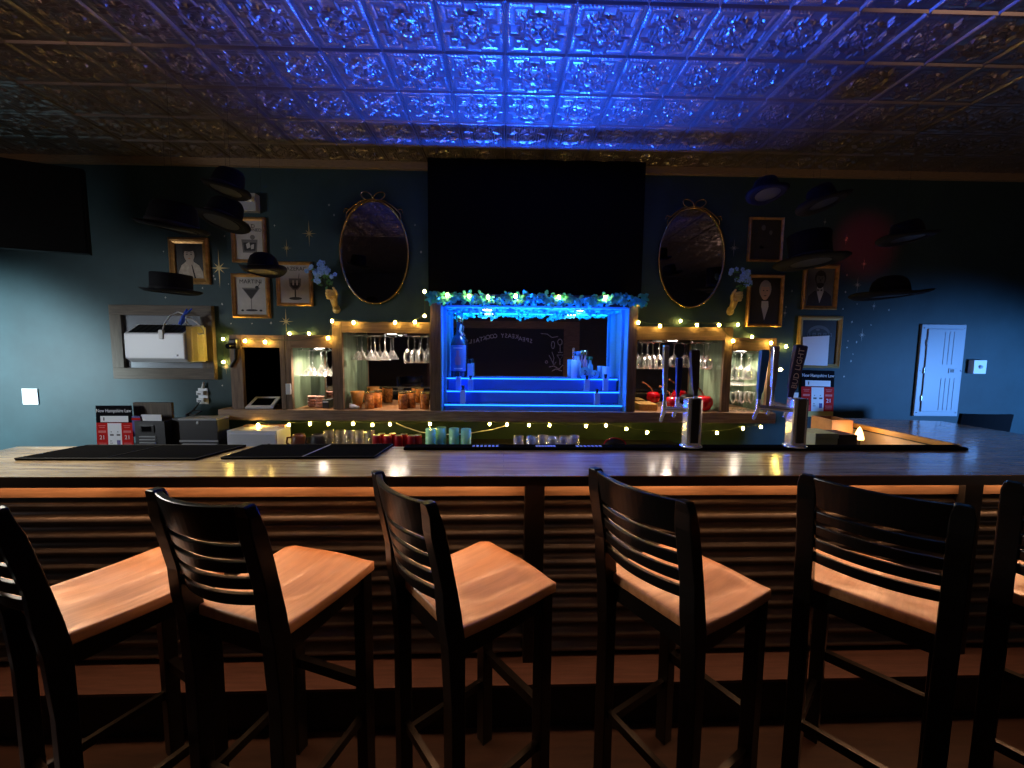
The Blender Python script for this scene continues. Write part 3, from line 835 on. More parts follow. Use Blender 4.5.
# dark round tray rim seen over the bar edge
cxp = at(616, 446, Y=2.85); RT = .082; zr_ = KZ+.0575
mb = MB(); mb.mats = ['can_red']
k = 24
mb.tube([(cxp.x+RT*cos(pi*i/k*2), 2.88, KZ+.052+(RT-.03)*sin(pi*i/k*2)) for i in range(k+1)], .0055, 6)
mb.m('black_satin'); mb.lathe([(.001, 0), (RT-.002, 0), (RT-.002, .006), (.001, .006)], 24, M4=Matrix.Translation((cxp.x, 2.883, KZ+.052)) @ Matrix.Diagonal((1, 1, (RT-.03)/RT, 1)) @ Matrix.Rotation(pi/2, 4, 'X'))
o = mb.build('round_tray', 'can_red'); tag(origin_to(o, (cxp.x, 2.88, KZ)), 'black round tray with a red rim propped under the right half of the ledge', 'tray')
# brown and black bears-ish mugs beside the cash drawer
def round_mug(px, mt, label):
    x = X(px, 2.88)
    t = thing('round_mug', label, 'mug', (x, 2.88, KZ))
    mb = MB(); mb.lathe([(.001, 0), (.034, 0), (.050, .03), (.054, .065), (.046, .10), (.040, .122), (.036, .122), (.040, .10), (.046, .06), (.001, .012)], 18, (x, 2.88, KZ)); mb.build('cup', mt, t)
    mb = MB(); mb.tube([(x-.044, 2.87, KZ+.10), (x-.072, 2.86, KZ+.10), (x-.078, 2.86, KZ+.06), (x-.05, 2.87, KZ+.035)], .007, 7); mb.build('handle', mt, t)
round_mug(297.5, 'brown_ceramic', 'brown glazed mug beside the white cash drawer')
round_mug(316.5, 'black_satin', 'black mug between the brown mug and the clear glass mugs')
# cash drawer
x0, x1 = X(223.5, 2.80), X(274, 2.80); z1 = Z(250, 431, 2.80)
cdw = thing('cash_drawer', 'white cash drawer under the left end of the ledge', 'cash drawer', ((x0+x1)/2, 2.95, KZ))
mb = MB(); mb.box((x0, 2.815, KZ), (x1, 3.0, z1), bevel=.004); mb.build('body', 'white_plastic', cdw)
mb = MB(); mb.box((x0+.018, 2.803, KZ+.02), (x1-.006, 2.815, z1-.022), bevel=.003); dr = mb.build('drawer', 'white_plastic', cdw)
mb = MB(); mb.lathe([(.009, 0), (.009, .006), (.001, .006)], 12, M4=Matrix.Translation((x1-.05, 2.803, KZ+.06)) @ Matrix.Rotation(pi/2, 4, 'X')); mb.build('lock', 'black_plastic', dr)
# boxes of small goods lying on the cash drawer
mb = MB(); mb.mats = ['coral']; mb.box((x0+.03, 2.95, z1), (x1-.02, 2.998, z1+.012), bevel=.002); mb.m('white_paper'); mb.box((x0+.05, 2.948, z1+.004), (x1-.06, 2.95, z1+.010))
tag(origin_to(mb.build('carton', 'coral'), ((x0+x1)/2, 2.975, z1)), 'low pinkish carton lying on top of the white cash drawer', 'box')
# printer
x0, x1 = X(177.5, 2.8), X(216, 2.8); z1 = Z(198, 418.5, 2.8)
PZ1 = z1
pr = thing('receipt_printer', 'black and white printer on the counter left of the ledge', 'printer', ((x0+x1)/2, 2.95, KZ))
mb = MB(); mb.box((x0, 2.80, KZ+.085), (x1, 2.922, z1-.012), bevel=.006); mb.build('body', 'black_satin', pr)
mb = MB(); mb.box((x0-.003, 2.795, z1-.012), (x1+.003, 2.924, z1), bevel=.003); mb.build('lid', 'grey_plastic', pr)
mb = MB(); mb.box((x0+.005, 2.81, KZ), (x1-.005, 2.92, KZ+.085)); mb.build('base', 'black_plastic', pr)
mb = MB(); mb.box((x0-.002, 2.794, KZ+.08), (x1+.002, 2.802, KZ+.092)); mb.build('front_bar', 'grey_plastic', pr)
mb = MB(); mb.lathe([(.011, 0), (.011, .005), (.001, .005)], 14, M4=Matrix.Translation(((x0+x1)/2, 2.80, z1-.03)) @ Matrix.Rotation(pi/2, 4, 'X')); mb.build('button', 'white_plastic', pr)
mb = MB(); mb.add([(x0+.012, 2.70, KZ+.042), (x1-.012, 2.70, KZ+.042), (x1-.012, 2.82, KZ+.066), (x0+.012, 2.82, KZ+.066)], [(0, 1, 2, 3)]); mb.add([(x0+.012, 2.70, KZ+.038), (x1-.012, 2.70, KZ+.038), (x1-.012, 2.82, KZ+.062), (x0+.012, 2.82, KZ+.062)], [(3, 2, 1, 0)]); mb.build('paper_tray', 'white_paper', pr)
# outlet with adapters and the black cord down to the printer
def wallbox(name, px0, py0, px1, py1, label, cat, mtl='white_plastic', d=.008, Y=YW):
    a = at(px0, py0, Y=Y); b = at(px1, py1, Y=Y)
    x0, x1, z0, z1 = min(a.x, b.x), max(a.x, b.x), min(a.z, b.z), max(a.z, b.z)
    t = thing(name, label, cat, ((x0+x1)/2, Y-.001, (z0+z1)/2))
    mb = MB(); mb.box((x0, Y-d, z0), (x1, Y-.001, z1), bevel=min(.004, d/3)); mb.build('plate', mtl, t)
    return t, x0, x1, z0, z1
t, x0, x1, z0, z1 = wallbox('power_outlet', 198.5, 388, 209, 404, 'white wall outlet with plugs, above the printer', 'outlet')
for k, s in ((.72, 1), (.28, 1)):
    zc = z0+(z1-z0)*k
    mb = MB(); mb.box((x0+.008, YW-.04, zc-.018), (x1-.012, YW-.008, zc+.016), bevel=.004); mb.build('adapter', 'white_plastic', t)
    mb = MB(); mb.box((x0+.02, YW-.043, zc-.012), (x0+.045, YW-.04, zc-.002)); mb.build('slot', 'black_plastic', t)
mb = MB(); mb.tube([((x0+x1)/2+.01, YW-.02, z1), ((x0+x1)/2+.02, YW-.02, z1+.05)], .012, 8, radii=[.012, .005]); mb.build('plug', 'cable_white', t)
q = at(197, 404, Y=YW-.02); q2 = at(200, 416, Y=3.12)+Vector((.13, 0, 0))
mb = MB(); mb.tube([q+Vector((.04, 0, .04)), q+Vector((.0, -.01, -.02)), q+Vector((-.06, -.03, -.10)), Vector((q2.x-.08, 2.93, PZ1+.012)), Vector((q2.x+.01, 2.88, PZ1+.008)), Vector((q2.x+.05, 2.90, PZ1+.035)), Vector((q2.x-.01, 2.91, PZ1+.04)), Vector((q2.x-.05, 2.88, PZ1+.008))], .006, 7)
tag(mb.build('printer_cable', 'cable_black'), 'black cord looping from the outlet down onto the printer', 'cord')
# wall file box with wood board
x0, x1 = X(134, 2.85), X(164, 2.85); zt = Z(150, 421, 2.85); zb = KZ
fb = thing('file_box', 'black document box with a wood backboard beside the age sign', 'file box', ((x0+x1)/2, 2.95, KZ))
ztop = Z(152, 402.5, 2.95); xa, xb = X(132.5, 2.95), X(171, 2.95)
mb = MB(); mb.box((xa, 2.95, KZ), (xb, 2.972, ztop), bevel=.002); mb.build('backboard', 'barn_grey_up', fb)
mb = MB(); mb.box((x0, 2.84, KZ), (x1, 2.855, zt)); mb.box((x0, 2.855, KZ), (x0+.008, 2.949, zt)); mb.box((x1-.008, 2.855, KZ), (x1, 2.949, zt)); mb.box((x1, 2.90, KZ), (x1+.075, 2.949, zt+.01), bevel=.003); mb.build('box', 'black_satin', fb)
zc = Z(145, 429, 2.84); xc = X(145.5, 2.84)
mb = MB(); mb.box((xc-.05, 2.835, zc-.028), (xc+.05, 2.84, zc+.03), bevel=.002); wnd = mb.build('label_window', 'black_plastic', fb)
mb = MB(); mb.box((xc-.036, 2.832, zc-.018), (xc+.03, 2.835, zc+.02)); mb.build('label_card', 'screen_black', wnd)
for k in range(3):
    z = Z(146, 436.5+k*3.0, 2.84)
    mb = MB(); mb.box((xc-.055, 2.830, z-.004), (xc+.058, 2.8395, z+.004)); mb.build('louvre', 'grey_plastic', fb)
mb = MB(); mb.box((X(140, 2.87), 2.868, KZ+.1), (X(160.5, 2.87), 2.870, Z(150, 414.5, 2.87)))
tag(mb.build('paper_sheet', 'white_paper'), 'white papers sticking out of the black document box', 'paper')
mb = MB(); mb.mats = ['purple']; mb.box((X(131, 2.865), 2.860, KZ+.1), (X(139.5, 2.865), 2.862, Z(135, 416, 2.865))); mb.m('red_poster'); mb.box((X(131, 2.865), 2.8593, Z(135, 420, 2.865)), (X(139.5, 2.865), 2.86, Z(135, 417.8, 2.865)))
tag(mb.build('leaflet', 'purple'), 'small purple and red leaflet in the black document box', 'leaflet')

def age_sign(name, label, P, tilt_pts, yellow=False):
    """P: TL, TR, BR, BL points in the world; drawn as a board with printed areas"""
    TL, TR, BR, BL = [Vector(p) for p in P]
    c = (BL+BR)/2
    t = thing(name, label, 'sign', tuple(c))
    nrm = (TR-TL).cross(BL-TL).normalized()
    if nrm.y > 0: nrm = -nrm
    def pt(u, v, o=0): return TL.lerp(TR, u).lerp(BL.lerp(BR, u), v) + nrm*o
    def patch(mb, u0, v0, u1, v1, o, mt=None):
        if mt: mb.m(mt)
        a = [pt(u0, v1, o), pt(u1, v1, o), pt(u1, v0, o), pt(u0, v0, o)]
        mb.add(a, [(0, 1, 2, 3)])
    mb = MB(); mb.m('black_card')
    f = [pt(0, 1, 0), pt(1, 1, 0), pt(1, 0, 0), pt(0, 0, 0)]; b = [p-nrm*.004 for p in f]
    mb.add(f+b, [(0, 1, 2, 3), (7, 6, 5, 4), (0, 4, 5, 1), (1, 5, 6, 2), (2, 6, 7, 3), (3, 7, 4, 0)]); mb.build('board', 'black_card', t)
    vend = .88 if yellow else 1.0
    S = vend
    mb = MB()
    patch(mb, .0, .40*S, 1.0, 1.0*S, .0008, 'red_poster')
    patch(mb, .12, .245*S, .89, .385*S, .0008, 'white_paper')
    patch(mb, .31, .41*S, .69, 1.0*S, .0012, 'white_paper')
    for u0, u1 in ((.03, .28), (.72, .97)):
        patch(mb, u0+.02, .58*S, u1-.02, .63*S, .0012, 'pale_red')
        patch(mb, u0+.03, .46*S, u1-.03, .475*S, .0012, 'pale_red'); patch(mb, u0+.05, .50*S, u1-.05, .515*S, .0012, 'pale_red')
        for k in range(4): patch(mb, u0+.02+.01*(k % 2), (.86+.03*k)*S, u1-.02, (.873+.03*k)*S, .0012, 'pale_red')
    for u in (.37, .55): patch(mb, u, .66*S, u+.10, .70*S, .0016, 'ink_soft'); patch(mb, u+.02, .60*S, u+.05, .62*S, .0016, 'ink_soft')
    patch(mb, .55, .80*S, .65, .92*S, .0016, 'purple'); patch(mb, .36, .81*S, .42, .825*S, .0016, 'ink_soft'); patch(mb, .36, .86*S, .44, .875*S, .0016, 'ink_soft')
    patch(mb, .20, .275*S, .235, .35*S, .0012, 'ink_soft')
    if yellow: patch(mb, 0, .88, 1, 1, .0008, 'yellow_card')
    mb.build('printed_sheet', 'white_paper', t)
    w = (TR-TL).length; ux = (TR-TL).normalized(); uz = (TL-BL).normalized()
    R3 = Matrix((ux, uz, nrm)).transposed().to_4x4()
    mb = MB(); mb.m('white_paper')
    mb.text('New Hampshire Law', w*.135, Matrix.Translation(pt(.5, .125*S, .002)) @ R3, extrude=.0002, sx=.84)
    mb.build('title_lettering', 'white_paper', t)
    for u in (.155, .845):
        mb = MB(); mb.m('white_paper'); mb.text('21', w*.16, Matrix.Translation(pt(u, .74*S, .002)) @ R3, extrude=.0002)
        mb.build('number_lettering', 'white_paper', t)
    return t
YS = 2.86
sg = age_sign('age_limit_sign', 'red black and white age law sign standing at the left end of the counter', [at(95.5, 405.5, Y=2.90), at(131.5, 405.5, Y=2.90), at(134, 449, Y=2.83), at(97.5, 449, Y=2.83)], None)
age_sign('age_limit_sign', 'red and white age law sign with yellow bottom strip, hung under the right wall picture', [at(801.5, 370, Y=YW-.012), at(834.5, 371, Y=YW-.012), at(833, 417, Y=YW-.012), at(801, 416.5, Y=YW-.012)], None, yellow=True)
wallbox('light_switch', 22.5, 388.5, 39.5, 404.5, 'white light switch plate low on the bright left wall', 'switch')[0]
wallbox('wall_outlet', 789.5, 392.5, 797, 407.5, 'pale wall outlet plate between the right beer tower and red sign', 'outlet')
t, x0, x1, z0, z1 = wallbox('door_sensor', 286.3, 383.5, 291.7, 394.5, 'small white sensor stuck on the post beside the tablet', 'sensor', d=.014, Y=YCF)
# tablet stand
x0, x1 = X(246, 2.98), X(279, 2.98)
tbt = thing('tablet_register', 'white tablet register tilted back in front of the black opening', 'tablet', ((x0+x1)/2, 3.02, LZ))
A = [at(244.8, 407.5, Y=2.955), at(272.5, 407.5, Y=2.955), at(280.5, 396.5, Y=3.07), at(256, 396.5, Y=3.07)]
nn = (A[1]-A[0]).cross(A[3]-A[0]).normalized()
def slabq(mb, Q, th, nn):
    B_ = [p-nn*th for p in Q]
    mb.add(list(Q)+B_, [(0, 1, 2, 3), (7, 6, 5, 4), (0, 4, 5, 1), (1, 5, 6, 2), (2, 6, 7, 3), (3, 7, 4, 0)])
mb = MB(); slabq(mb, A, .012, nn); mb.build('case', 'white_plastic', tbt)
def quadin(A, u0, v0, u1, v1, o):
    f = lambda u, v: A[0].lerp(A[1], u).lerp(A[3].lerp(A[2], u), v)+nn*o
    return [f(u0, v0), f(u1, v0), f(u1, v1), f(u0, v1)]
mb = MB(); slabq(mb, quadin(A, .14, .2, .86, .84, .001), .0008, nn); mb.build('screen', 'screen_black', tbt)
mb = MB(); c = (A[0]+A[2])/2; mb.box((c.x-.07, 3.02, LZ), (c.x+.06, 3.10, LZ+.010)); mb.tube([(c.x, 3.06, LZ+.01), (c.x, 3.045, (A[0].z+A[2].z)/2-.01)], .016, 8); mb.build('stand', 'black_plastic', tbt)
# little black speaker clamped on the left cabinet corner, with a spray of leaves
p = at(236, 345, Y=YCF-.03)
cm = thing('clip_camera', 'small black camera clipped to the left top corner of the cabinets', 'camera', tuple(p))
mb = MB(); mb.box((p.x-.035, p.y-.03, p.z-.03), (p.x+.02, p.y+.02, p.z+.045), bevel=.01); mb.build('body', 'black_plastic', cm)
mb = MB(); mb.tube([p+Vector((-.01, -.03, -.005)), p+Vector((-.02, -.06, -.01))], .02, 12); mb.build('lens', 'screen_black', cm)
mb = MB(); mb.tube([p+Vector((-.01, .01, -.03)), p+Vector((-.02, .02, -.10)), p+Vector((-.06, .02, -.16))], .012, 8); mb.build('arm', 'black_plastic', cm)
# ------------------------------------------------------------------ glasses in the cabinets
def stem_glass(label, group, kind='wine'):
    """hangs upside down: foot at the top (z=0), bowl below"""
    t = thing('stemmed_glass', label, 'glass', (0, 0, 0), 0, group)
    mb = MB()
    if kind == 'martini':
        prof = [(.030, -.002), (.030, -.004), (.004, -.009), (.0035, -.085), (.006, -.092), (.046, -.150), (.0445, -.150), (.004, -.096), (.001, -.094)]
    elif kind == 'wide':
        prof = [(.031, -.002), (.031, -.004), (.005, -.010), (.0038, -.072), (.008, -.080), (.030, -.10), (.050, -.136), (.0485, -.137), (.028, -.104), (.001, -.085)]
    else:
        prof = [(.030, -.002), (.030, -.004), (.004, -.010), (.0038, -.075), (.012, -.085), (.030, -.105), (.036, -.13), (.031, -.165), (.0295, -.165), (.034, -.13), (.028, -.107), (.001, -.088)]
    prof = [(r_*1.06, z*1.28) for r_, z in prof]
    mb.lathe(list(reversed(prof)), 18); mb.build('bowl_and_stem', 'glass', t)
    mb = MB(); mb.lathe([(.001, -.0035), (.031, -.0032), (.031, -.001), (.001, -.0005)], 18); mb.build('foot', 'glass', t)
    return t
def rack(xs, Y, z, label, lim=None):
    if lim: xs = (max(xs[0], lim[0]+.01), min(xs[1], lim[1]-.01))
    t = thing('glass_rack', label, 'rack', ((xs[0]+xs[1])/2, Y, z))
    for yy in (-.055, .055):
        mb = MB(); mb.tube([(xs[0], Y+yy, z-.012), (xs[1], Y+yy, z-.012)], .0035, 7); mb.build('rod', 'steel', t)
    for x in xs[:2]:
        mb = MB(); mb.tube([(x, Y-.055, z-.012), (x, Y+.055, z-.012)], .003, 6); mb.tube([(x, Y, z-.012), (x, Y, z)], .004, 6); mb.build('hanger', 'steel', t)
def hang(spots, z, kind, label, group, lim=None):
    g = None
    if lim:
        r = .055 if kind == 'wide' else .05 if kind == 'martini' else .04
        spots = [(min(max(x, lim[0]+r), lim[1]-r), Y) for x, Y in spots]
    for x, Y in spots:
        if g is None: g = stem_glass(label, group, kind); g.location = (x, Y, z)
        else: dup(g, (x, Y, z))
zr = zoB-.002
rack((X(347, 3.1), X(386, 3.1)), 3.10, zr, 'steel glass rack on the left inside the cabinet of amber tumblers', (aB, bB))
hang([(X(px, Y), Y) for px, Y in ((358, 3.13), (363, 3.035), (372, 3.13), (376, 3.035), (386, 3.13))], zr-.010, 'martini', 'upturned stemmed glass hanging at left above the amber tumblers', 'glasses on the left rack above the amber tumblers', (aB, bB))
rack((X(405, 3.1), X(429, 3.1)), 3.10, zr, 'steel glass rack on the right inside the cabinet of amber tumblers', (aB, bB))
hang([(X(px, Y), Y) for px, Y in ((409, 3.05), (415, 3.12), (422, 3.05), (428, 3.11))], zr-.010, 'wine', 'upturned wine glass hanging at right above the amber tumblers', 'glasses on the right rack above the amber tumblers', (aB, bB))
zr = zoA-.002
rack((X(296, 3.1), X(331, 3.1)), 3.10, zr, 'steel glass rack inside the narrow cabinet left of the amber tumblers', (aA, bA))
hang([(X(px, Y), Y) for px, Y in ((309, 3.13), (314, 3.03), (322.5, 3.13), (328, 3.03))], zr-.012, 'martini', 'upturned martini glass hanging in the narrow left cabinet', 'glasses in the narrow left cabinet', (aA, bA))
zr = zoC-.002
rack((X(637, 3.1), X(662, 3.1)), 3.10, zr, 'steel glass rack on the left inside the cabinet of giant cherries', (aC, bC))
hang([(X(px, Y), Y) for px, Y in ((640, 3.05), (646, 3.12), (651, 3.04), (657, 3.11))], zr-.010, 'wine', 'upturned wine glass hanging at left above the giant cherries', 'glasses on the left rack above the cherries', (aC, bC))
rack((X(690, 3.1), X(716, 3.1)), 3.10, zr, 'steel glass rack on the right inside the cabinet of giant cherries', (aC, bC))
hang([(X(px, Y), Y) for px, Y in ((693, 3.05), (701, 3.10), (706, 3.04), (712, 3.12))], zr-.010, 'wine', 'upturned wine glass hanging at right above the giant cherries', 'glasses on the right rack above the cherries', (aC, bC))
zr = zoD-.002
rack((X(731, 3.08), X(757, 3.08)), 3.08, zr, 'steel glass rack inside the cabinet of standing flutes', (aD, bD))
hang([(X(px, Y), Y) for px, Y in ((733, 3.03), (739, 3.11), (746, 3.03), (753, 3.11))], zr-.010, 'wine', 'upturned stemmed glass hanging above the standing flutes', 'glasses hanging above the flutes', (aD, bD))
# standing flutes and their glass shelf
zsh = Z(745, 384.5, 3.08)
mb = MB(); mb.box((aD+.007, 3.01, zsh-.003), (bD-.001, YCB-.002, zsh+.003)); tag(mb.build('glass_shelf', 'glass_sheet'), 'thin glass shelf halfway up the cabinet of standing flutes', 'shelf')
zsh2 = Z(312, 375, 3.08)
mb = MB(); mb.box((aA+.001, 3.01, zsh2-.003), (bA-.007, YCB-.002, zsh2+.003)); tag(mb.build('glass_shelf', 'glass_sheet'), 'thin glass shelf in the narrow cabinet of hanging martini glasses', 'shelf')
def flute(label, group):
    mb = MB(); mb.lathe([(.001, 0), (.027, 0), (.027, .003), (.004, .008), (.0035, .055), (.012, .068), (.026, .105), (.024, .15), (.0225, .15), (.0245, .105), (.010, .07), (.001, .064)], 16)
    return tag(mb.build('flute_glass', 'glass'), label, 'glass', group)
fl = None
for px, Y in ((733, 3.03), (738, 3.10), (742, 3.03), (747, 3.10), (751, 3.03)):
    if fl is None: fl = flute('clear flute standing on the ledge in the narrow right cabinet', 'flutes standing in the right cabinet'); fl.location = (X(px, Y), Y, LZ)
    else: dup(fl, (X(px, Y), Y, LZ))
# stacked coral saucers (narrow left cabinet)
sc0 = None
for st_, px in enumerate((312, 320.5)):
    for k in range(4):
        if sc0 is None:
            mb = MB(); mb.lathe([(.001, 0), (.016, 0), (.030, .010), (.034, .021), (.031, .021), (.026, .011), (.001, .004)], 18)
            sc0 = tag(mb.build('small_bowl', 'coral'), 'small coral bowl in the left stack of the narrow left cabinet', 'bowl', 'left stack of coral bowls'); sc0.location = (X(px, 3.08), 3.08, LZ)
        else:
            dup(sc0, (X(px, 3.08), 3.08-.01*st_, LZ+k*.0222), None, None if st_ == 0 else 'small coral bowl in the right stack of the narrow left cabinet', None if st_ == 0 else 'right stack of coral bowls')
mb = MB(); x0 = X(324, 3.05); mb.box((x0, 3.02, LZ), (x0+.05, 3.12, LZ+.065), bevel=.004); mb.m('white_paper'); mb.box((x0+.005, 3.018, LZ+.045), (x0+.045, 3.02, LZ+.055)); mb.mats[0] = 'black_satin'
tag(origin_to(mb.build('black_box', 'black_satin'), (x0+.025, 3.07, LZ)), 'small black box beside the stacked coral bowls', 'box')
# amber tumblers and a flared orange mug
def amber(label, group):
    t = thing('amber_tumbler', label, 'tumbler', (0, 0, 0), 0, group)
    mb = MB(); mb.lathe([(.001, 0), (.034, 0), (.035, .006), (.037, .128), (.033, .128), (.031, .012), (.001, .01)], 18); mb.build('body', 'amber', t)
    mb = MB(); mb.lathe([(.0372, .118), (.0378, .124), (.0372, .130), (.033, .130)], 18); mb.build('rim', 'brass', t)
    return t
am = None
for px, Y in ((369.5, 3.03), (377.5, 3.10), (403, 3.03), (411, 3.09), (424.5, 3.04)):
    lab = 'mottled amber tumbler standing on the ledge left of the blue display'
    if am is None: am = amber(lab, 'mottled amber tumblers'); am.location = (X(px, Y), Y, LZ)
    else: dup(am, (X(px, Y), Y, LZ))
x = X(357.5, 3.06)
t = thing('flared_mug', 'flared orange mug on the ledge, left of all the amber tumblers', 'mug', (x, 3.06, LZ))
mb = MB(); mb.lathe([(.001, 0), (.030, 0), (.032, .01), (.052, .128), (.048, .128), (.029, .012), (.001, .01)], 18, (x, 3.06, LZ)); mb.build('cup', 'orange_mug', t)
mb = MB(); mb.tube([(x+.046, 3.06, LZ+.11), (x+.078, 3.05, LZ+.10), (x+.074, 3.05, LZ+.05), (x+.038, 3.06, LZ+.035)], .006, 7); mb.build('handle', 'orange_mug', t)
x = X(353, 3.0)
mb = MB(); mb.ellip((x, 3.0, LZ+.018), .03, .022, .018); mb.ellip((x+.035, 2.995, LZ+.013), .018, .016, .013); mb.ellip((x-.02, 3.005, LZ+.032), .013, .012, .012)
tag(origin_to(mb.build('white_figurine', 'white_plastic'), (x, 3.0, LZ)), 'little white ceramic figurine on the ledge before the orange mug', 'figurine')
# giant cherries
def cherry(px, py, Y, r, label):
    c = at(px, py, Y=Y); z = LZ+r*.93
    t = thing('giant_cherry', label, 'ornament', (c.x, Y, LZ))
    prof = [(1e-4, -.93), (.4, -.88), (.75, -.66), (.97, -.2), (1.0, .15), (.9, .55), (.62, .80), (.3, .83), (.1, .74), (1e-4, .70)]
    mb = MB(); mb.lathe([(a*r, b*r) for a, b in prof], 22, (c.x, Y, z)); mb.build('fruit', 'cherry', t)
    mb = MB(); mb.tube([(c.x, Y, z+r*.68), (c.x-.02, Y, z+r*1.3), (c.x-.06, Y, z+r*1.9), (c.x-.10, Y+.01, z+r*2.2)], .006, 7, radii=[.006, .005, .005, .008]); mb.build('stem', 'cherry_stem', t)
cherry(672, 396, 3.05, .060, 'giant red cherry ornament on the ledge, left of the black tap handle')
cherry(704, 396, 3.03, .068, 'giant red cherry ornament on the ledge, right of the black tap handle')
mb = MB(); x = min(X(714, 3.12), bC-.085); mb.ellip((x, 3.15, LZ+.05), .07, .05, .05); tag(origin_to(mb.build('dark_bowl', 'black_satin'), (x, 3.15, LZ)), 'dark rounded bowl behind the right giant cherry', 'bowl')
mb = MB(); x0, x1 = X(637, 3.08), X(655, 3.08); mb.box((x0, 3.02, LZ), (x1, 3.2, LZ+.05), bevel=.003); tag(origin_to(mb.build('wooden_tray', 'honey_wood'), ((x0+x1)/2, 3.1, LZ)), 'low pale wooden tray at the left in the cherry cabinet', 'tray')

# ------------------------------------------------------------------ on the display's steps
def vial(px, step, label, h=.085, y=None):
    x = X(px, SY[step]+.03); Y = (SY[step]+.035) if y is None else y; z = SZ[step]+.0008
    t = thing('square_bottle', label, 'bottle', (x, Y, z))
    mb = MB(); mb.box((x-.021, Y-.018, z), (x+.021, Y+.018, z+h*.76), bevel=.004); mb.build('body', 'vial_glass', t)
    mb = MB(); mb.lathe([(.011, h*.76), (.010, h*.84), (.013, h*.85), (.013, h), (.001, h)], 12, (x, Y, z)); mb.build('cap', 'black_plastic', t)
vial(470, 2, 'small square bottle on the top blue step beside the big labelled bottle', .145)
vial(458.5, 1, 'small square bottle on the middle blue step at far left', .14)
vial(470.5, 1, 'small square bottle on the middle blue step, second from left', .115)
vial(463, 0, 'small square bottle at the left of the bottom blue step', .14)
vial(586.5, 1, 'small square bottle on the middle blue step below the numbered orbs', .125)
vial(605, 1, 'small square bottle at the far right of the middle blue step', .135)
vial(597, 0, 'small square bottle alone at the right of the bottom blue step', .12)
# the big labelled bottle
bz = SZ[2]+.001; bY = 3.165; bx = X(458.8, bY)
bb = thing('large_bottle', 'tall dark bottle with blue portrait label at the left of the top step', 'bottle', (bx, bY, bz))
H_ = Z(458, 313, bY)-bz; r = .062
mb = MB(); mb.lathe([(.001, 0), (r*.93, 0), (r, .008), (r, H_*.52), (r*.8, H_*.60), (r*.38, H_*.68), (r*.28, H_*.78), (r*.26, H_*.97), (r*.30, H_*.975), (r*.30, H_), (.001, H_)], 24, (bx, bY, bz)); mb.build('glass_body', 'bottle_dark', bb)
mb = MB(); k = 10
def arc(a0, a1, z0, z1, rr):
    vs_ = []; fs_ = []
    for i in range(k+1):
        a = a0+(a1-a0)*i/k
        vs_ += [(bx+rr*sin(a), bY-rr*cos(a), z0), (bx+rr*sin(a), bY-rr*cos(a), z1)]
    for i in range(k): fs_.append((2*i, 2*i+2, 2*i+3, 2*i+1))
    mb.add(vs_, fs_, smooth=True)
zl0, zl1 = bz+H_*.10, bz+H_*.50
mb.m('label_blue'); arc(-1.25, 1.25, zl0, zl1, r+.001)
mb.m('label_pink'); arc(-.35, .35, zl0+H_*.10, zl0+H_*.22, r+.0016); arc(-.18, .18, zl0+H_*.22, zl0+H_*.32, r+.0016)
mb.m('white_paper'); arc(-.5, .6, zl0+H_*.03, zl0+H_*.05, r+.0016); arc(-.6, .6, zl1-H_*.05, zl1-H_*.035, r+.0016)
mb.build('label', 'label_blue', bb)
mb = MB(); mb.lathe([(r*.32, H_*.86), (r*.36, H_*.87), (r*.36, H_*1.0), (.001, H_*1.003)], 16, (bx, bY, bz)); mb.build('stopper', 'brass', bb)
mb = MB(); mb.tube([(bx+.03, bY-.035, bz+H_*.66), (bx+.012, bY-.02, bz+H_*.72), (bx+.02, bY-.012, bz+H_*.82)], .008, 8); mb.build('neck_ornament', 'coral', bb)
# right cluster on the top step
def round_bottle(px, h, r, mt, cap, label, Y=3.17):
    x = X(px, Y); t = thing('decorative_bottle', label, 'bottle', (x, Y, SZ[2]+.001))
    mb = MB(); mb.lathe([(.001, .001), (r, .001), (r, h*.58), (r*.45, h*.70), (r*.40, h*.86), (.001, h*.86)], 16, (x, Y, SZ[2])); mb.build('body', mt, t)
    mb = MB(); mb.lathe([(r*.6, h*.84), (r*.7, h*.87), (r*.7, h), (.001, h)], 14, (x, Y, SZ[2])); mb.build('cap', cap, t)
round_bottle(577.5, .215, .024, 'vial_glass', 'label_blue', 'clear bottle with blue ringed stopper behind the numbered orbs')
round_bottle(584, .225, .020, 'label_pink', 'brass', 'pinkish bottle with a gold stopper behind the numbered orbs')
round_bottle(589.5, .175, .022, 'orb_glass', 'leaf_green', 'short bottle with a green stopper right of the pinkish bottle')
x = X(573.5, 3.14); mb = MB(); mb.lathe([(.001, 0), (.024, 0), (.026, .006), (.026, .145), (.0235, .145), (.0235, .012), (.001, .01)], 16, (x, 3.14, SZ[2]+.001)); tag(origin_to(mb.build('tall_glass', 'vial_glass'), (x, 3.14, SZ[2]+.001)), 'tall straight glass at the left of the bottle group on the top step', 'glass')
x = X(604.5, 3.16); mb = MB(); mb.lathe([(.001, 0), (.028, 0), (.030, .006), (.030, .095), (.027, .095), (.027, .012), (.001, .01)], 16, (x, 3.16, SZ[2]+.001)); tag(origin_to(mb.build('short_glass', 'vial_glass'), (x, 3.16, SZ[2]+.001)), 'short straight glass at the far right of the top blue step', 'glass')
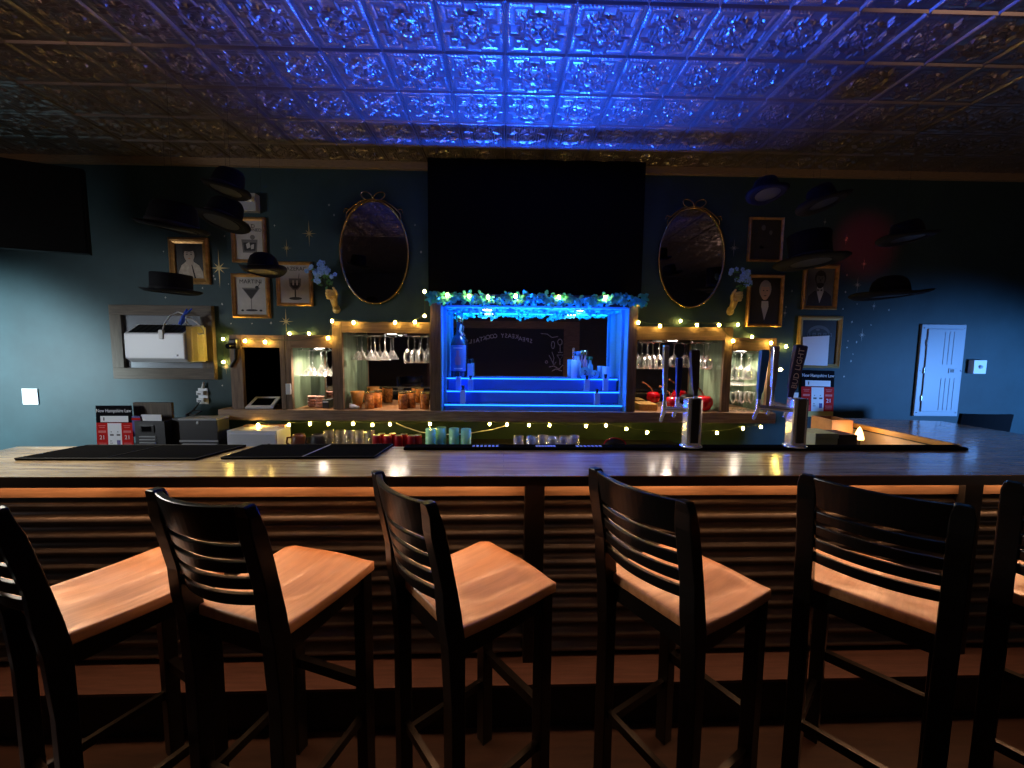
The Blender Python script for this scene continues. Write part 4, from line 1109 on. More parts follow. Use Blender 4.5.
def orb(px, r, num, label, Y=3.135):
    x = X(px, Y); z = SZ[2]+.001
    t = thing('numbered_orb', label, 'ornament', (x, Y, z))
    mb = MB(); mb.ellip((x, Y, z+r), r, r*.55, r, 18, 10); mb.build('orb', 'orb_glass', t)
    mb = MB(); mb.m('niche_blue_tint'); mb.lathe([(r*.80, -.003), (r*.98, -.003), (r*.98, .003), (r*.80, .003)], 22, M4=Matrix.Translation((x, Y-r*.30, z+r)) @ Matrix.Rotation(pi/2, 4, 'X')); mb.build('ring', 'niche_blue_tint', t)
    mb = MB(); mb.m('navy_blue'); mb.text(num, r*1.2, TEXTM((x, Y-r*.56, z+r))); mb.build('numeral', 'navy_blue', t)
orb(584, .046, '2', 'round pale blue orb marked 2 at the right of the top step', 3.13)
orb(593.8, .034, '7', 'smaller round pale blue orb marked 7 beside the one marked 2', 3.125)

# ------------------------------------------------------------------ pictures on the wall
def picture(name, label, px0, py0, px1, py1, fw_px, draw, frame_mt='gold', cat='picture', bg='paper_old'):
    a = at(px0, py0, Y=YW-.02); b = at(px1, py0, Y=YW-.02); c = at(px1, py1, Y=YW-.02); d = at(px0, py1, Y=YW-.02)
    cx, cz = (a.x+b.x+c.x+d.x)/4, (a.z+b.z+c.z+d.z)/4
    w = (b.x-a.x+c.x-d.x)/2; h = (a.z-d.z+b.z-c.z)/2; f = fw_px*3.28/FPX
    t = thing(name, label, cat, (cx, YW-.001, cz))
    # mitred moulding
    mb = MB()
    o = [(-w/2, -h/2), (w/2, -h/2), (w/2, h/2), (-w/2, h/2)]
    lev = [(0, YW-.001), (0, YW-.020), (f*.35, YW-.030), (f*.7, YW-.022), (f, YW-.018), (f, YW-.004)]
    vs_ = []; fs_ = []
    for off, y in lev:
        for x, z in o:
            vs_.append((cx+x-math.copysign(off, x), y, cz+z-math.copysign(off, z)))
    for i in range(len(lev)-1):
        for j in range(4): fs_.append((4*i+j, 4*i+(j+1) % 4, 4*i+4+(j+1) % 4, 4*i+4+j))
    mb.add(vs_, fs_); mb.build('frame', frame_mt, t)
    mb = MB(); mb.m(bg); wi, hi = w-2*f+.002, h-2*f+.002
    mb.box((cx-wi/2, YW-.008, cz-hi/2), (cx+wi/2, YW-.003, cz+hi/2))
    draw(mb, cx, cz, wi, hi)
    mb.build('print', bg, t)
    return t
def shape(mb, pts, cx, cz, w, h, lay=0, mt=None):
    """flat shape in picture units (-.5..+.5)"""
    if mt: mb.m(mt)
    y = YW-.0082-.0003*(lay+1)
    mb.add([(cx+x*w, y, cz+z*h) for x, z in pts], [tuple(range(len(pts)))])
def oval(cx0, cz0, rx, rz, n=20, a0=0, a1=2*pi): return [(cx0+rx*cos(a0+(a1-a0)*i/n), cz0+rz*sin(a0+(a1-a0)*i/n)) for i in range(n)]
def ptext(mb, s, size, cx, cz, w, h, x, z, mt='ink', sx=1.0, rz=0.0):
    mb.m(mt); mb.text(s, size, TEXTM((cx+x*w, YW-.0092, cz+z*h), rz), extrude=.0002, sx=sx)
def draw_woman(mb, cx, cz, w, h):
    S = lambda p, l, m_: shape(mb, p, cx, cz, w, h, l, m_)
    S([(-.42, -.5), (.46, -.5), (.44, -.3), (.32, -.12), (.14, -.02), (-.12, -.0), (-.30, -.12), (-.40, -.3)], 0, 'shawl')
    S([(-.09, .12), (.11, .12), (.15, -.08), (.02, -.16), (-.14, -.06)], 1, 'skin_dark')
    S(oval(.0, .24, .26, .24), 1, 'hair_dark'); S(oval(-.01, .17, .185, .20), 2, 'skin_dark')
    S(oval(-.02, .355, .215, .085), 3, 'hair_dark'); S(oval(.13, .44, .09, .06), 3, 'hair_dark')
    for s in (-1, 1): S(oval(-.01+s*.075, .195, .035, .015, 8), 4, 'ink'); S([(s*.04-.01, .235), (s*.12-.01, .24), (s*.12-.01, .25), (s*.04-.01, .25)], 4, 'hair_dark')
    S([(-.025, .19), (.0, .19), (.015, .12), (-.035, .12)], 4, 'shawl'); S(oval(-.01, .075, .05, .014, 8), 4, 'cherry_stem')
    S([(-.04, -.10), (.10, -.10), (.22, -.5), (-.02, -.5)], 2, 'skin_dark'); S([(.05, -.1), (.08, -.1), (.2, -.5), (.14, -.5)], 3, 'hair_dark')
def draw_rocks(mb, cx, cz, w, h):
    S = lambda p, l, m_: shape(mb, p, cx, cz, w, h, l, m_)
    ptext(mb, 'OLD', .045, cx, cz, w, h, .02, .36); ptext(mb, 'FASHIONED', .036, cx, cz, w, h, .02, .26)
    S([(-.28, .02), (.3, .02), (.26, -.32), (-.24, -.32)], 0, 'ink_soft'); S([(-.22, -.06), (.24, -.06), (.21, -.27), (-.19, -.27)], 1, 'ink')
    S([(-.12, -.1), (.0, -.05), (.04, -.18), (-.09, -.22)], 2, 'paper_old'); S([(.06, -.12), (.17, -.1), (.15, -.22), (.05, -.23)], 2, 'paper_old')
    S(oval(.12, .08, .09, .06), 0, 'ink_soft')
def draw_martini(mb, cx, cz, w, h):
    S = lambda p, l, m_: shape(mb, p, cx, cz, w, h, l, m_)
    ptext(mb, 'MARTINI', .046, cx, cz, w, h, .0, .38)
    S([(-.30, .22), (.30, .22), (.02, -.08), (-.02, -.08)], 0, 'ink_soft'); S([(-.24, .18), (.24, .18), (.015, -.06), (-.015, -.06)], 1, 'ink')
    S([(-.012, -.06), (.012, -.06), (.014, -.36), (-.014, -.36)], 1, 'ink_soft'); S(oval(0, -.38, .2, .03), 0, 'ink')
    S(oval(.2, .23, .06, .045), 2, 'ink'); S([(.2, .23), (.33, .38), (.34, .37), (.22, .22)], 2, 'ink')
    for s in (-1, 1): S(oval(s*.3, -.385, .05, .028, 10), 1, 'ink')
def draw_goblet(mb, cx, cz, w, h):
    S = lambda p, l, m_: shape(mb, p, cx, cz, w, h, l, m_)
    ptext(mb, 'SAZERAC', .043, cx, cz, w, h, .03, .40)
    S([(-.2, .15), (.22, .15), (.2, -.05), (.09, -.15), (-.07, -.15), (-.18, -.05)], 0, 'ink_soft'); S([(-.15, .03), (.17, .03), (.15, -.05), (.07, -.12), (-.05, -.12), (-.13, -.05)], 1, 'ink')
    S([(-.08, .1), (-.02, .1), (-.02, -.03), (-.08, -.03)], 2, 'paper_old'); S([(.05, .1), (.11, .1), (.11, -.03), (.05, -.03)], 2, 'paper_old')
    S([(-.012, -.14), (.03, -.14), (.035, -.36), (-.017, -.36)], 1, 'ink'); S(oval(.01, -.38, .22, .04), 0, 'ink'); S([(.12, .15), (.15, .28), (.17, .28), (.15, .15)], 1, 'ink_soft')
def draw_group(mb, cx, cz, w, h):
    S = lambda p, l, m_: shape(mb, p, cx, cz, w, h, l, m_)
    S(oval(-.1, .05, .16, .28), 0, 'coat_dark'); S(oval(-.08, .3, .08, .08), 1, 'skin_pale') if False else S(oval(-.08, .3, .07, .07), 1, 'canvas_grey')
    S(oval(.18, .0, .12, .2), 0, 'coat_dark'); S(oval(.17, .18, .055, .055), 1, 'canvas_grey'); S([(-.4, -.5), (.4, -.5), (.3, -.2), (-.32, -.15)], 0, 'coat_dark')
def portrait(hair, beard, coat='coat_dark', skin='skin_pale', tie=True):
    def f(mb, cx, cz, w, h):
        S = lambda p, l, m_: shape(mb, p, cx, cz, w, h, l, m_)
        S([(-.44, -.5), (.46, -.5), (.42, -.22), (.22, -.10), (.0, -.06), (-.2, -.10), (-.40, -.24)], 0, coat)
        S([(-.1, .0), (.12, .0), (.14, -.12), (.02, -.42), (-.1, -.12)], 1, 'shirt_white')
        S(oval(.0, .25, .20, .20), 1, hair); S(oval(.0, .20, .15, .18), 2, skin)
        S(oval(-.0, .36, .165, .065), 3, hair)
        if beard: S([(-.15, .20), (-.12, .10), (-.05, .12), (.05, .12), (.12, .10), (.15, .20), (.13, .05), (.05, -.03), (-.05, -.03), (-.13, .05)], 4, hair)
        for s in (-1, 1):
            S(oval(s*.06, .225, .03, .012, 8), 4, 'ink'); S([(s*.03, .255), (s*.095, .262), (s*.095, .272), (s*.03, .268)], 4, hair)
        S([(-.012, .225), (.014, .225), (.026, .155), (-.022, .155)], 4, 'coat_dark' if beard else 'skin_dark'); S(oval(0, .115, .045, .01, 8), 5, 'ink')
        if tie: S([(-.09, -.04), (.0, -.075), (.09, -.04), (.09, -.11), (.0, -.075), (-.09, -.11)], 5, 'coat_dark')
    return f
def draw_sheet(mb, cx, cz, w, h):
    S = lambda p, l, m_: shape(mb, p, cx, cz, w, h, l, m_)
    mb.m('canvas_grey')
    n = 14; o = [(-.02+.33*cos(pi*i/n), .16+.22*sin(pi*i/n)) for i in range(n+1)]; i_ = [(-.02+.27*cos(pi*i/n), .16+.15*sin(pi*i/n)) for i in range(n, -1, -1)]
    S(o+i_, 0, 'canvas_grey'); S(oval(-.05, .28, .06, .02, 10), 1, 'ink_soft')
    for k in range(5):
        x = -.34+k*.15
        S([(x, .12), (x+.09, .12), (x+.09, .21), (x, .21)], 0, 'canvas_grey'); S([(x+.03, .14), (x+.06, .14), (x+.06, .19), (x+.03, .19)], 1, 'canvas_dark')
picture('framed_portrait', 'gold framed portrait of a woman in a shawl, above the flat topped hat', 168.8, 237.5, 208.5, 284, 5.5, draw_woman, bg='canvas_dark')
picture('framed_print', 'framed drink print of a short tumbler, partly behind the wide brimmed hat', 231, 217, 265.5, 262.5, 3.2, draw_rocks)
picture('framed_print', 'framed drink print of a martini glass above the wooden air conditioner frame', 231.5, 273.5, 269, 318, 3.4, draw_martini)
picture('framed_print', 'framed drink print of a stemmed goblet beside the bowler hat', 276, 261.5, 312, 306, 3.2, draw_goblet)
picture('framed_painting', 'dim thin framed dark painting of two figures at upper right', 749, 217, 783.5, 261.5, 2.3, draw_group, bg='canvas_dark')
picture('framed_portrait', 'gold framed portrait of a white haired man, behind the blue flowers', 747.5, 274.5, 783.5, 327, 3.0, portrait('hair_grey', False, tie=False), bg='canvas_dark')
picture('framed_portrait', 'framed grey portrait of a bearded man in a bow tie under the top hat', 803.5, 264.5, 838.5, 309.5, 3.6, portrait('hair_dark', True, skin='canvas_grey'), bg='canvas_grey', frame_mt='gold')
t = picture('framed_picture', 'pale wooden framed dark picture with a white sheet tucked in its corner', 798, 316, 841.5, 368, 4.0, draw_sheet, frame_mt='gold_light', bg='canvas_dark')
A_ = [at(802, 365, Y=YW-.0335), at(827.5, 365.8, Y=YW-.0335), at(829.5, 335.5, Y=YW-.0335), at(803, 337, Y=YW-.0335)]
mb = MB(); mb.add(A_, [(0, 1, 2, 3)]); mb.add([p+Vector((0, .001, 0)) for p in A_], [(3, 2, 1, 0)]); tag(mb.build('paper_sheet', 'white_paper'), 'blank white sheet tucked into the pale wooden picture frame', 'paper')

# oval mirrors
def oval_mirror(cxp, cyp, rxp, ryp, label, crest=True):
    c = at(cxp, cyp, Y=YW-.02); rx, rz = rxp*3.28/FPX, ryp*3.28/FPX
    t = thing('oval_mirror', label, 'mirror', (c.x, YW-.001, c.z))
    n = 48; mb = MB()
    ring = [(c.x+rx*cos(2*pi*i/n)*.985, c.z+rz*sin(2*pi*i/n)*.985) for i in range(n)]
    mb.prism(ring, YW-.012, YW-.002); mb.build('mirror_glass', 'mirror_dim', t)
    mb = MB(); mb.tube([(c.x+rx*cos(2*pi*i/n), YW-.014, c.z+rz*sin(2*pi*i/n)) for i in range(n+1)], .009, 8, caps=False); mb.build('frame', 'brass', t)
    # ribbon bow crest
    mb = MB(); zt_ = c.z+rz
    for s in (-1, 1):
        mb.tube([(c.x+s*(.005+.045*(1-cos(a))), YW-.018, zt_+.02+.030*sin(a)+.012*(1-cos(a))) for a in [2*pi*k/14 for k in range(15)]], .0045, 6)
        mb.tube([(c.x, YW-.016, zt_+.012), (c.x+s*rx*.35, YW-.016, zt_-.005), (c.x+s*rx*.55, YW-.016, zt_-rz*.10), (c.x+s*rx*.78, YW-.016, zt_-rz*.24), (c.x+s*rx*.80, YW-.016, zt_-rz*.34)], .0045, 6)
        mb.tube([(c.x+s*rx*.70, YW-.016, zt_-rz*.18), (c.x+s*rx*.82, YW-.016, zt_-rz*.16), (c.x+s*rx*.86, YW-.016, zt_-rz*.24)], .004, 6)
    mb.ellip((c.x, YW-.02, zt_+.015), .013, .010, .011)
    mb.build('bow_crest', 'brass', t)
oval_mirror(374, 252.5, 33, 49, 'oval brass framed mirror with a ribbon crest, left of the black box')
oval_mirror(692, 258, 32.5, 48, 'oval brass framed mirror with a ribbon crest, right of the black box')

# golden hands holding blue flowers
def hand_sconce(px, py, label, mir=1, fx=-.5):
    c = at(px, py, Y=YW-.07); 
    t = thing('hand_wall_hook', label, 'wall ornament', (c.x, YW-.001, c.z))
    s = mir
    def hp(p): return c+Vector((p[0]*s, p[1], p[2]))*.95
    mb = MB()
    mb.ellip(hp((.004, .008, -.004)), .034, .024, .048, 16, 10)
    mb.tube([hp(p) for p in ((.002, .008, -.02), (.008, .010, -.055), (.010, .022, -.085), (.008, .048, -.098), (.006, .062, -.098))], .024, 14, radii=[.030, .026, .0235, .023, .024])
    for k, n_ in enumerate((5, 5, 5, 4)):
        z = .034-.0205*k
        q = [(-.018, .014, z), (-.040, -.006, z+.002), (-.037, -.028, z), (-.016, -.040, z-.002), (.006, -.035, z-.004), (.014, -.024, z-.005)]
        L = (.94, 1.0, .97, .84)[k]
        q = [(a*L, b*L, d) for a, b, d in q][:n_+1]
        mb.tube([hp(p) for p in q], .01, 10, radii=[.011, .0118, .0112, .0102, .0094, .0080][:n_+1])
        mb.ellip(hp(q[-1]), .0085, .0085, .0085, 10, 6)
    q = [(.022, .004, -.022), (.038, -.012, .006), (.034, -.026, .032), (.022, -.033, .052)]
    mb.tube([hp(p) for p in q], .011, 10, radii=[.016, .0135, .0115, .009]); mb.ellip(hp(q[-1]), .009, .009, .010, 10, 6)
    o = mb.build('hand', 'gold_light', t)
    md = o.modifiers.new('join', 'REMESH'); md.mode = 'VOXEL'; md.voxel_size = .0022; md.use_smooth_shade = True
    sm_ = o.modifiers.new('smooth', 'SMOOTH'); sm_.factor = .5; sm_.iterations = 3
    mb = MB(); mb.lathe([(.032, 0), (.032, .006), (.020, .012), (.001, .012)], 16, M4=Matrix.Translation((c.x, YW-.001, c.z-.11)) @ Matrix.Rotation(pi/2, 4, 'X')); mb.build('wall_plate', 'gold_light', t)
    # the bunch it holds is a thing of its own
    b = thing('flower_bunch', label.replace('golden hand ornament', 'bunch of blue flowers held by the golden hand').replace(' holding blue flowers', ''), 'flowers', (c.x, c.y-.022, c.z))
    rn = random.Random(int(px))
    mb = MB(); base = c+Vector((0, -.020, -.04)); tips = []
    for k in range(10):
        tip = c+Vector((fx*.06*s+rn.uniform(-.07, .07)+(-.05 if k % 2 else .02)*1.0, -.03+rn.uniform(-.02, .01), .10+rn.uniform(.0, .13)))
        tips.append(tip); mb.tube([base, base.lerp(tip, .45)+Vector((.01, 0, .03)), tip], .0028, 5)
    mb.build('stems', 'stem_dark', b)
    mb = MB()
    for k in range(26):
        p = base.lerp(rn.choice(tips), rn.uniform(.45, .95))
        leaf(mb, p, Vector((rn.uniform(-1, 1), -.2, rn.uniform(-.3, 1))), Vector((0, -1, .2)), .04, .018)
    mb.build('leaves', 'leaf_green', b)
    for tip in tips[:9]:
        mb = MB()
        for q in range(5):
            p = tip+Vector((rn.uniform(-.028, .028), rn.uniform(-.014, .006), rn.uniform(-.03, .03)))
            for a in range(5):
                an = a*2*pi/5+q
                mb.ellip(p+Vector((.010*cos(an), -.002, .010*sin(an))), .0082, .004, .0082, 7, 4)
        mb.build('blossom', 'petal_blue', b)
hand_sconce(332.5, 295, 'golden hand ornament holding blue flowers left of the left oval mirror', 1, -1.0)
hand_sconce(735.5, 297, 'golden hand ornament holding blue flowers right of the right oval mirror', -1, -.7)
# white emergency light box
t, x0, x1, z0, z1 = wallbox('emergency_light', 236.5, 195.5, 260.5, 213.5, 'white emergency light box high on the wall behind the hats', 'emergency light', mtl='grey_plastic', d=.06)
for k in (.62, .84):
    mb = MB(); mb.ellip((x0+(x1-x0)*k, YW-.066, z1-.05), .020, .02, .020); mb.build('lamp_head', 'white_plastic', t)

# ------------------------------------------------------------------ hanging hats
def hat(label, px0, px1, pyb, crown_px, pyt, Y, kind='fedora', roll=0.0, pitch=0.0, string=True):
    a = at(px0, pyb, Y=Y); b = at(px1, pyb, Y=Y); c = (a+b)/2; r = (b.x-a.x)/2
    rc = crown_px/2*Y/FPX; hc = (pyb-pyt)*Y/FPX
    t = thing('hanging_hat', label, 'hat', tuple(c))
    R4 = Matrix.Translation(c) @ Matrix.Rotation(roll, 4, 'Y') @ Matrix.Rotation(pitch, 4, 'X')
    mb = MB(); n = 36; vs_ = []; fs_ = []
    rad = [rc*.92, rc*1.02, rc*1.2, (rc+r)*.5, r*.93, r, r*.985, (rc+r)*.5, rc*.95]
    zz = [0, 0, -.004, -.008, -.002, .006, .010, .000, .006]
    for q, (ra, z) in enumerate(zip(rad, zz)):
        for j in range(n):
            an = 2*pi*j/n
            up = .0
            if kind in ('fedora', 'wide'): up = .016*(ra/r)**3*(abs(cos(an))**2) - .010*(ra/r)**3*max(0, -sin(an))
            elif kind in ('bowler',): up = .028*(ra/r)**4*abs(cos(an))**2
            else: up = .010*(ra/r)**3*abs(cos(an))
            vs_.append((ra*cos(an), ra*sin(an)*.92, z+up))
    for q in range(len(rad)-1):
        for j in range(n): fs_.append((q*n+j, q*n+(j+1) % n, (q+1)*n+(j+1) % n, (q+1)*n+j))
    mb.add(vs_, fs_, smooth=True, M4=R4); mb.build('brim', 'felt_black', t)
    if kind == 'bowler': prof = [(1.0, 0), (1.0, .25), (.96, .5), (.84, .75), (.6, .92), (.3, .99), (1e-4, 1.0)]
    elif kind in ('boater', 'top'): prof = [(1.0, 0), (.98, .3), (.98, .7), (1.02 if kind == 'top' else .98, .95), (.96, 1.0), (.5, .995), (1e-4, .99)]
    else: prof = [(1.0, 0), (.97, .3), (.92, .6), (.86, .85), (.74, .98), (.45, .94), (.2, .86), (1e-4, .84)]
    mb = MB(); vs_ = []; fs_ = []
    for q, (ra, z) in enumerate(prof):
        for j in range(n):
            an = 2*pi*j/n
            pin = 1-(.14*max(0, -sin(an))**3*z*(1 if kind in ('fedora', 'wide') else 0))
            dz = hc*.05*cos(an)*z if kind in ('fedora', 'wide') else 0
            vs_.append((rc*ra*cos(an)*pin, rc*ra*sin(an)*.95*pin, hc*z+dz))
    for q in range(len(prof)-1):
        for j in range(n): fs_.append((q*n+j, q*n+(j+1) % n, (q+1)*n+(j+1) % n, (q+1)*n+j))
    mb.add(vs_, fs_, smooth=True, M4=R4); mb.build('crown', 'felt_black', t)
    mb = MB(); mb.lathe([(rc*1.0, .004), (rc*1.015, .006), (rc*1.0, hc*.24), (rc*.985, hc*.25)], n, M4=R4 @ Matrix.Diagonal((1, .955, 1, 1))); mb.build('hat_band', 'felt_band', t)
    top = R4 @ Vector((0, 0, hc*.86))
    mb = MB(); mb.tube([top, (top.x, top.y, ZC-.004)], .0009, 4, caps=False); mb.build('hanging_thread', 'cable_black', t)
hat('black fedora hanging above the woman portrait, brim dipping right', 141, 204, 229, 42, 205, 2.30, 'fedora', .16, .05)
hat('black flat topped hat hanging over the lower edge of the woman portrait', 146, 198, 292.5, 34, 275, 2.75, 'boater', .05, .03)
hat('black hat hanging highest of the left group, up under the ceiling', 204, 248, 191, 28, 171, 2.30, 'fedora', .20, -.12)
hat('wide black hat with a blue lit brim beside the white emergency light', 196, 247, 222, 32, 200, 2.72, 'wide', .18, -.25)
hat('black bowler hat hanging between the tumbler, martini and goblet prints', 242, 285, 272.5, 27, 253.5, 2.35, 'bowler', -.01, -.08)
hat('black hat seen from below at top of the right group, above the dark painting', 748.5, 787, 194.5, 24, 178, 2.45, 'wide', -.02, -.30)
hat('tilted black hat with a blue rim, high on the right beside the two-figure painting', 800, 848, 204, 26, 186, 2.25, 'fedora', -.22, -.22)
hat('black top hat hanging over the bearded man portrait', 778, 843, 263, 37, 234, 2.72, 'top', -.06, -.10)
hat('black hat hanging right of the red glow on the wall', 883, 932, 239, 28, 222, 2.28, 'fedora', -.08, -.10)
hat('black hat hanging lowest on the right, above the wall beside the grey panel', 857, 922, 296.5, 32, 276, 2.74, 'bowler', -.06, -.02)

# ------------------------------------------------------------------ air conditioner in its wooden frame
fx0, fx1 = at(113, 340, Y=YW-.02).x, at(214.5, 340, Y=YW-.02).x
fz1, fz0 = at(164, 305.5, Y=YW-.02).z, at(164, 379, Y=YW-.02).z
ix0_, ix1_ = at(124.5, 340, Y=YW-.02).x, at(203, 340, Y=YW-.02).x
iz1, iz0 = at(164, 315.5, Y=YW-.02).z, at(164, 368, Y=YW-.02).z
acf = thing('wooden_wall_frame', 'grey barn wood frame around the white wall air conditioner', 'frame', ((fx0+fx1)/2, YW-.001, (fz0+fz1)/2))
for bx_, mt in (((fx0, iz1, fx1, fz1), 'barn_grey'), ((fx0, fz0, fx1, iz0), 'barn_grey'), ((fx0, iz0, ix0_, iz1), 'barn_grey_up'), ((ix1_, iz0, fx1, iz1), 'barn_grey_up')):
    mb = MB(); mb.box((bx_[0], YW-.04, bx_[1]), (bx_[2], YW-.001, bx_[3]), bevel=.003); mb.build('board', mt, acf)
mb = MB(); mb.box((ix0_, YW-.012, iz0), (ix1_, YW-.001, iz1)); mb.build('inner_panel', 'panel_dark', acf)
YA = 3.05
a0, a1 = at(124.2, 345, Y=YA).x, at(184, 345, Y=YA).x
az0, az1, azt = at(150, 358.5, Y=YA).z, at(150, 333.5, Y=YA).z, at(150, 324.5, Y=YA+.13).z
ac = thing('air_conditioner', 'white wall air conditioner with a dark top grille in the barn wood frame', 'air conditioner', ((a0+a1)/2, YW-.02, az0))
prof = [(YA, az0), (YA, az1), (YA+.12, azt), (YW-.014, azt), (YW-.014, az0-.03), (YA+.05, az0-.03)]
mb = MB(); nP = len(prof)
mb.add([(a0, y, z) for y, z in prof]+[(a1, y, z) for y, z in prof], [tuple(range(nP)), tuple(reversed(range(nP, 2*nP)))]+[(i, nP+i, nP+(i+1) % nP, (i+1) % nP) for i in range(nP)])
body = mb.build('body', 'white_plastic', ac)
md = body.modifiers.new('soft', 'BEVEL'); md.width = .006; md.segments = 2
mb = MB()
dz = (azt-az1)
nrm = Vector((0, -dz, .12)).normalized()
def gp(u, v, o=.002): return Vector((a0+(a1-a0)*u, YA+.12*v, az1+dz*v))+nrm*o
mb.add([gp(.05, .08), gp(.97, .08), gp(.97, .94), gp(.05, .94)], [(0, 1, 2, 3)]); gr = mb.build('grille', 'black_plastic', ac)
for k in range(9):
    u = .08+.10*k
    mb = MB(); mb.tube([gp(u, .1, .004), gp(u, .92, .004)], .0022, 5); mb.build('vane', 'black_satin', gr)
mb = MB(); mb.add([Vector((a1-.06, YA-.001, az0+.018)), Vector((a1-.045, YA-.001, az0+.018)), Vector((a1-.045, YA-.001, az0+.033)), Vector((a1-.06, YA-.001, az0+.033))], [(0, 1, 2, 3)]); mb.build('badge', 'black_plastic', ac)
# cloth-like folded side curtain, its yellow is bulb light painted into the colour
mb = MB(); k = 7; vs_ = []; fs_ = []
for i in range(k+1):
    y = YA+.02+(YW-.05-YA)*i/k; xo = a1+.006+(.014 if i % 2 else 0)
    vs_ += [(xo, y, az0-.02), (xo, y, azt-.015)]
for i in range(k): fs_.append((2*i, 2*i+2, 2*i+3, 2*i+1))
mb.add(vs_, fs_); mb.build('accordion_side', 'ac_side_bulb_lit', ac)
# plug hanging over the front and the coiled white cord with blue tie
q0 = at(162.5, 334.5, Y=YA+.01)
pc = thing('coiled_cable', 'white power cord coiled over the air conditioner and tied in blue', 'cord', tuple(q0))
mb = MB(); mb.tube([q0+Vector((0, -.012, -.03)), at(164, 325, Y=YA+.06), at(170, 316, Y=YA+.12), at(178, 312, Y=YA+.15), at(184, 314, Y=YA+.15)], .005, 7)
for o_ in (0, .5):
    mb.tube([at(px+o_, py+o_, Y=YA+.13-.01*o_) for px, py in ((184, 318), (189, 317), (196, 322), (203, 329), (204, 333), (199, 334), (193, 330), (187, 323), (184, 318))], .0055, 7)
mb.build('cable', 'cable_white', pc)
mb = MB(); mb.box(q0+Vector((-.016, -.02, -.035)), q0+Vector((.016, .005, .035)), bevel=.006); mb.build('plug', 'cable_white', pc)
mb = MB()
for a_, b_, w in (((180, 324), (184, 315), .018), ((184, 315), (187, 309), .014), ((184, 315), (192, 308.5), .013), ((183, 316), (181, 325), .02)):
    mb.tube([at(*a_, Y=YA+.10), at((a_[0]+b_[0])/2+.8, (a_[1]+b_[1])/2, Y=YA+.09), at(*b_, Y=YA+.10)], w, 8, radii=[w*.8, w*1.1, w*.4], flat=.4)
mb.build('blue_tie', 'blue_cloth', pc)

# ------------------------------------------------------------------ television hung at upper left
B0 = at(89.5, 254, Y=2.70); L0 = at(0, 247.5, Y=2.52)
T0 = min((at(82.5, 169, Y=2.2+.005*k) for k in range(180)), key=lambda p: abs((p-B0).dot(L0-B0)))
ul = (L0-B0).normalized(); uu = (T0-B0); uu = (uu-ul*uu.dot(ul)); hh = uu.length; uu.normalize(); un = ul.cross(uu).normalized()
if un.y > 0: un = -un
tv = thing('television', 'black television hung high at the upper left, tilted down', 'television', tuple(B0+ul*.6))
wtv = 1.23
def tvbox(mb, l0, l1, h0, h1, d0, d1):
    vs_ = [B0+ul*l+uu*h+un*d for d in (d0, d1) for l, h in ((l0, h0), (l1, h0), (l1, h1), (l0, h1))]
    mb.add(vs_, [(0, 1, 2, 3), (7, 6, 5, 4), (0, 4, 5, 1), (1, 5, 6, 2), (2, 6, 7, 3), (3, 7, 4, 0)])
mb = MB(); tvbox(mb, 0, wtv, 0, hh, -.04, 0); mb.build('case', 'tv_black', tv)
mb = MB(); tvbox(mb, .012, wtv-.012, .016, hh-.012, .0005, .002); mb.build('screen', 'tv_black', tv)
mt_ = B0+ul*(wtv*.5)+uu*(hh*.6)-un*.04
mb = MB(); mb.tube([mt_, mt_+Vector((0, .10, .0)), Vector((mt_.x, mt_.y+.10, ZC-.004))], .02, 8); mb.box((mt_.x-.07, mt_.y+.03, ZC-.02), (mt_.x+.07, mt_.y+.17, ZC-.002)); mb.build('ceiling_bracket', 'tv_black', tv)

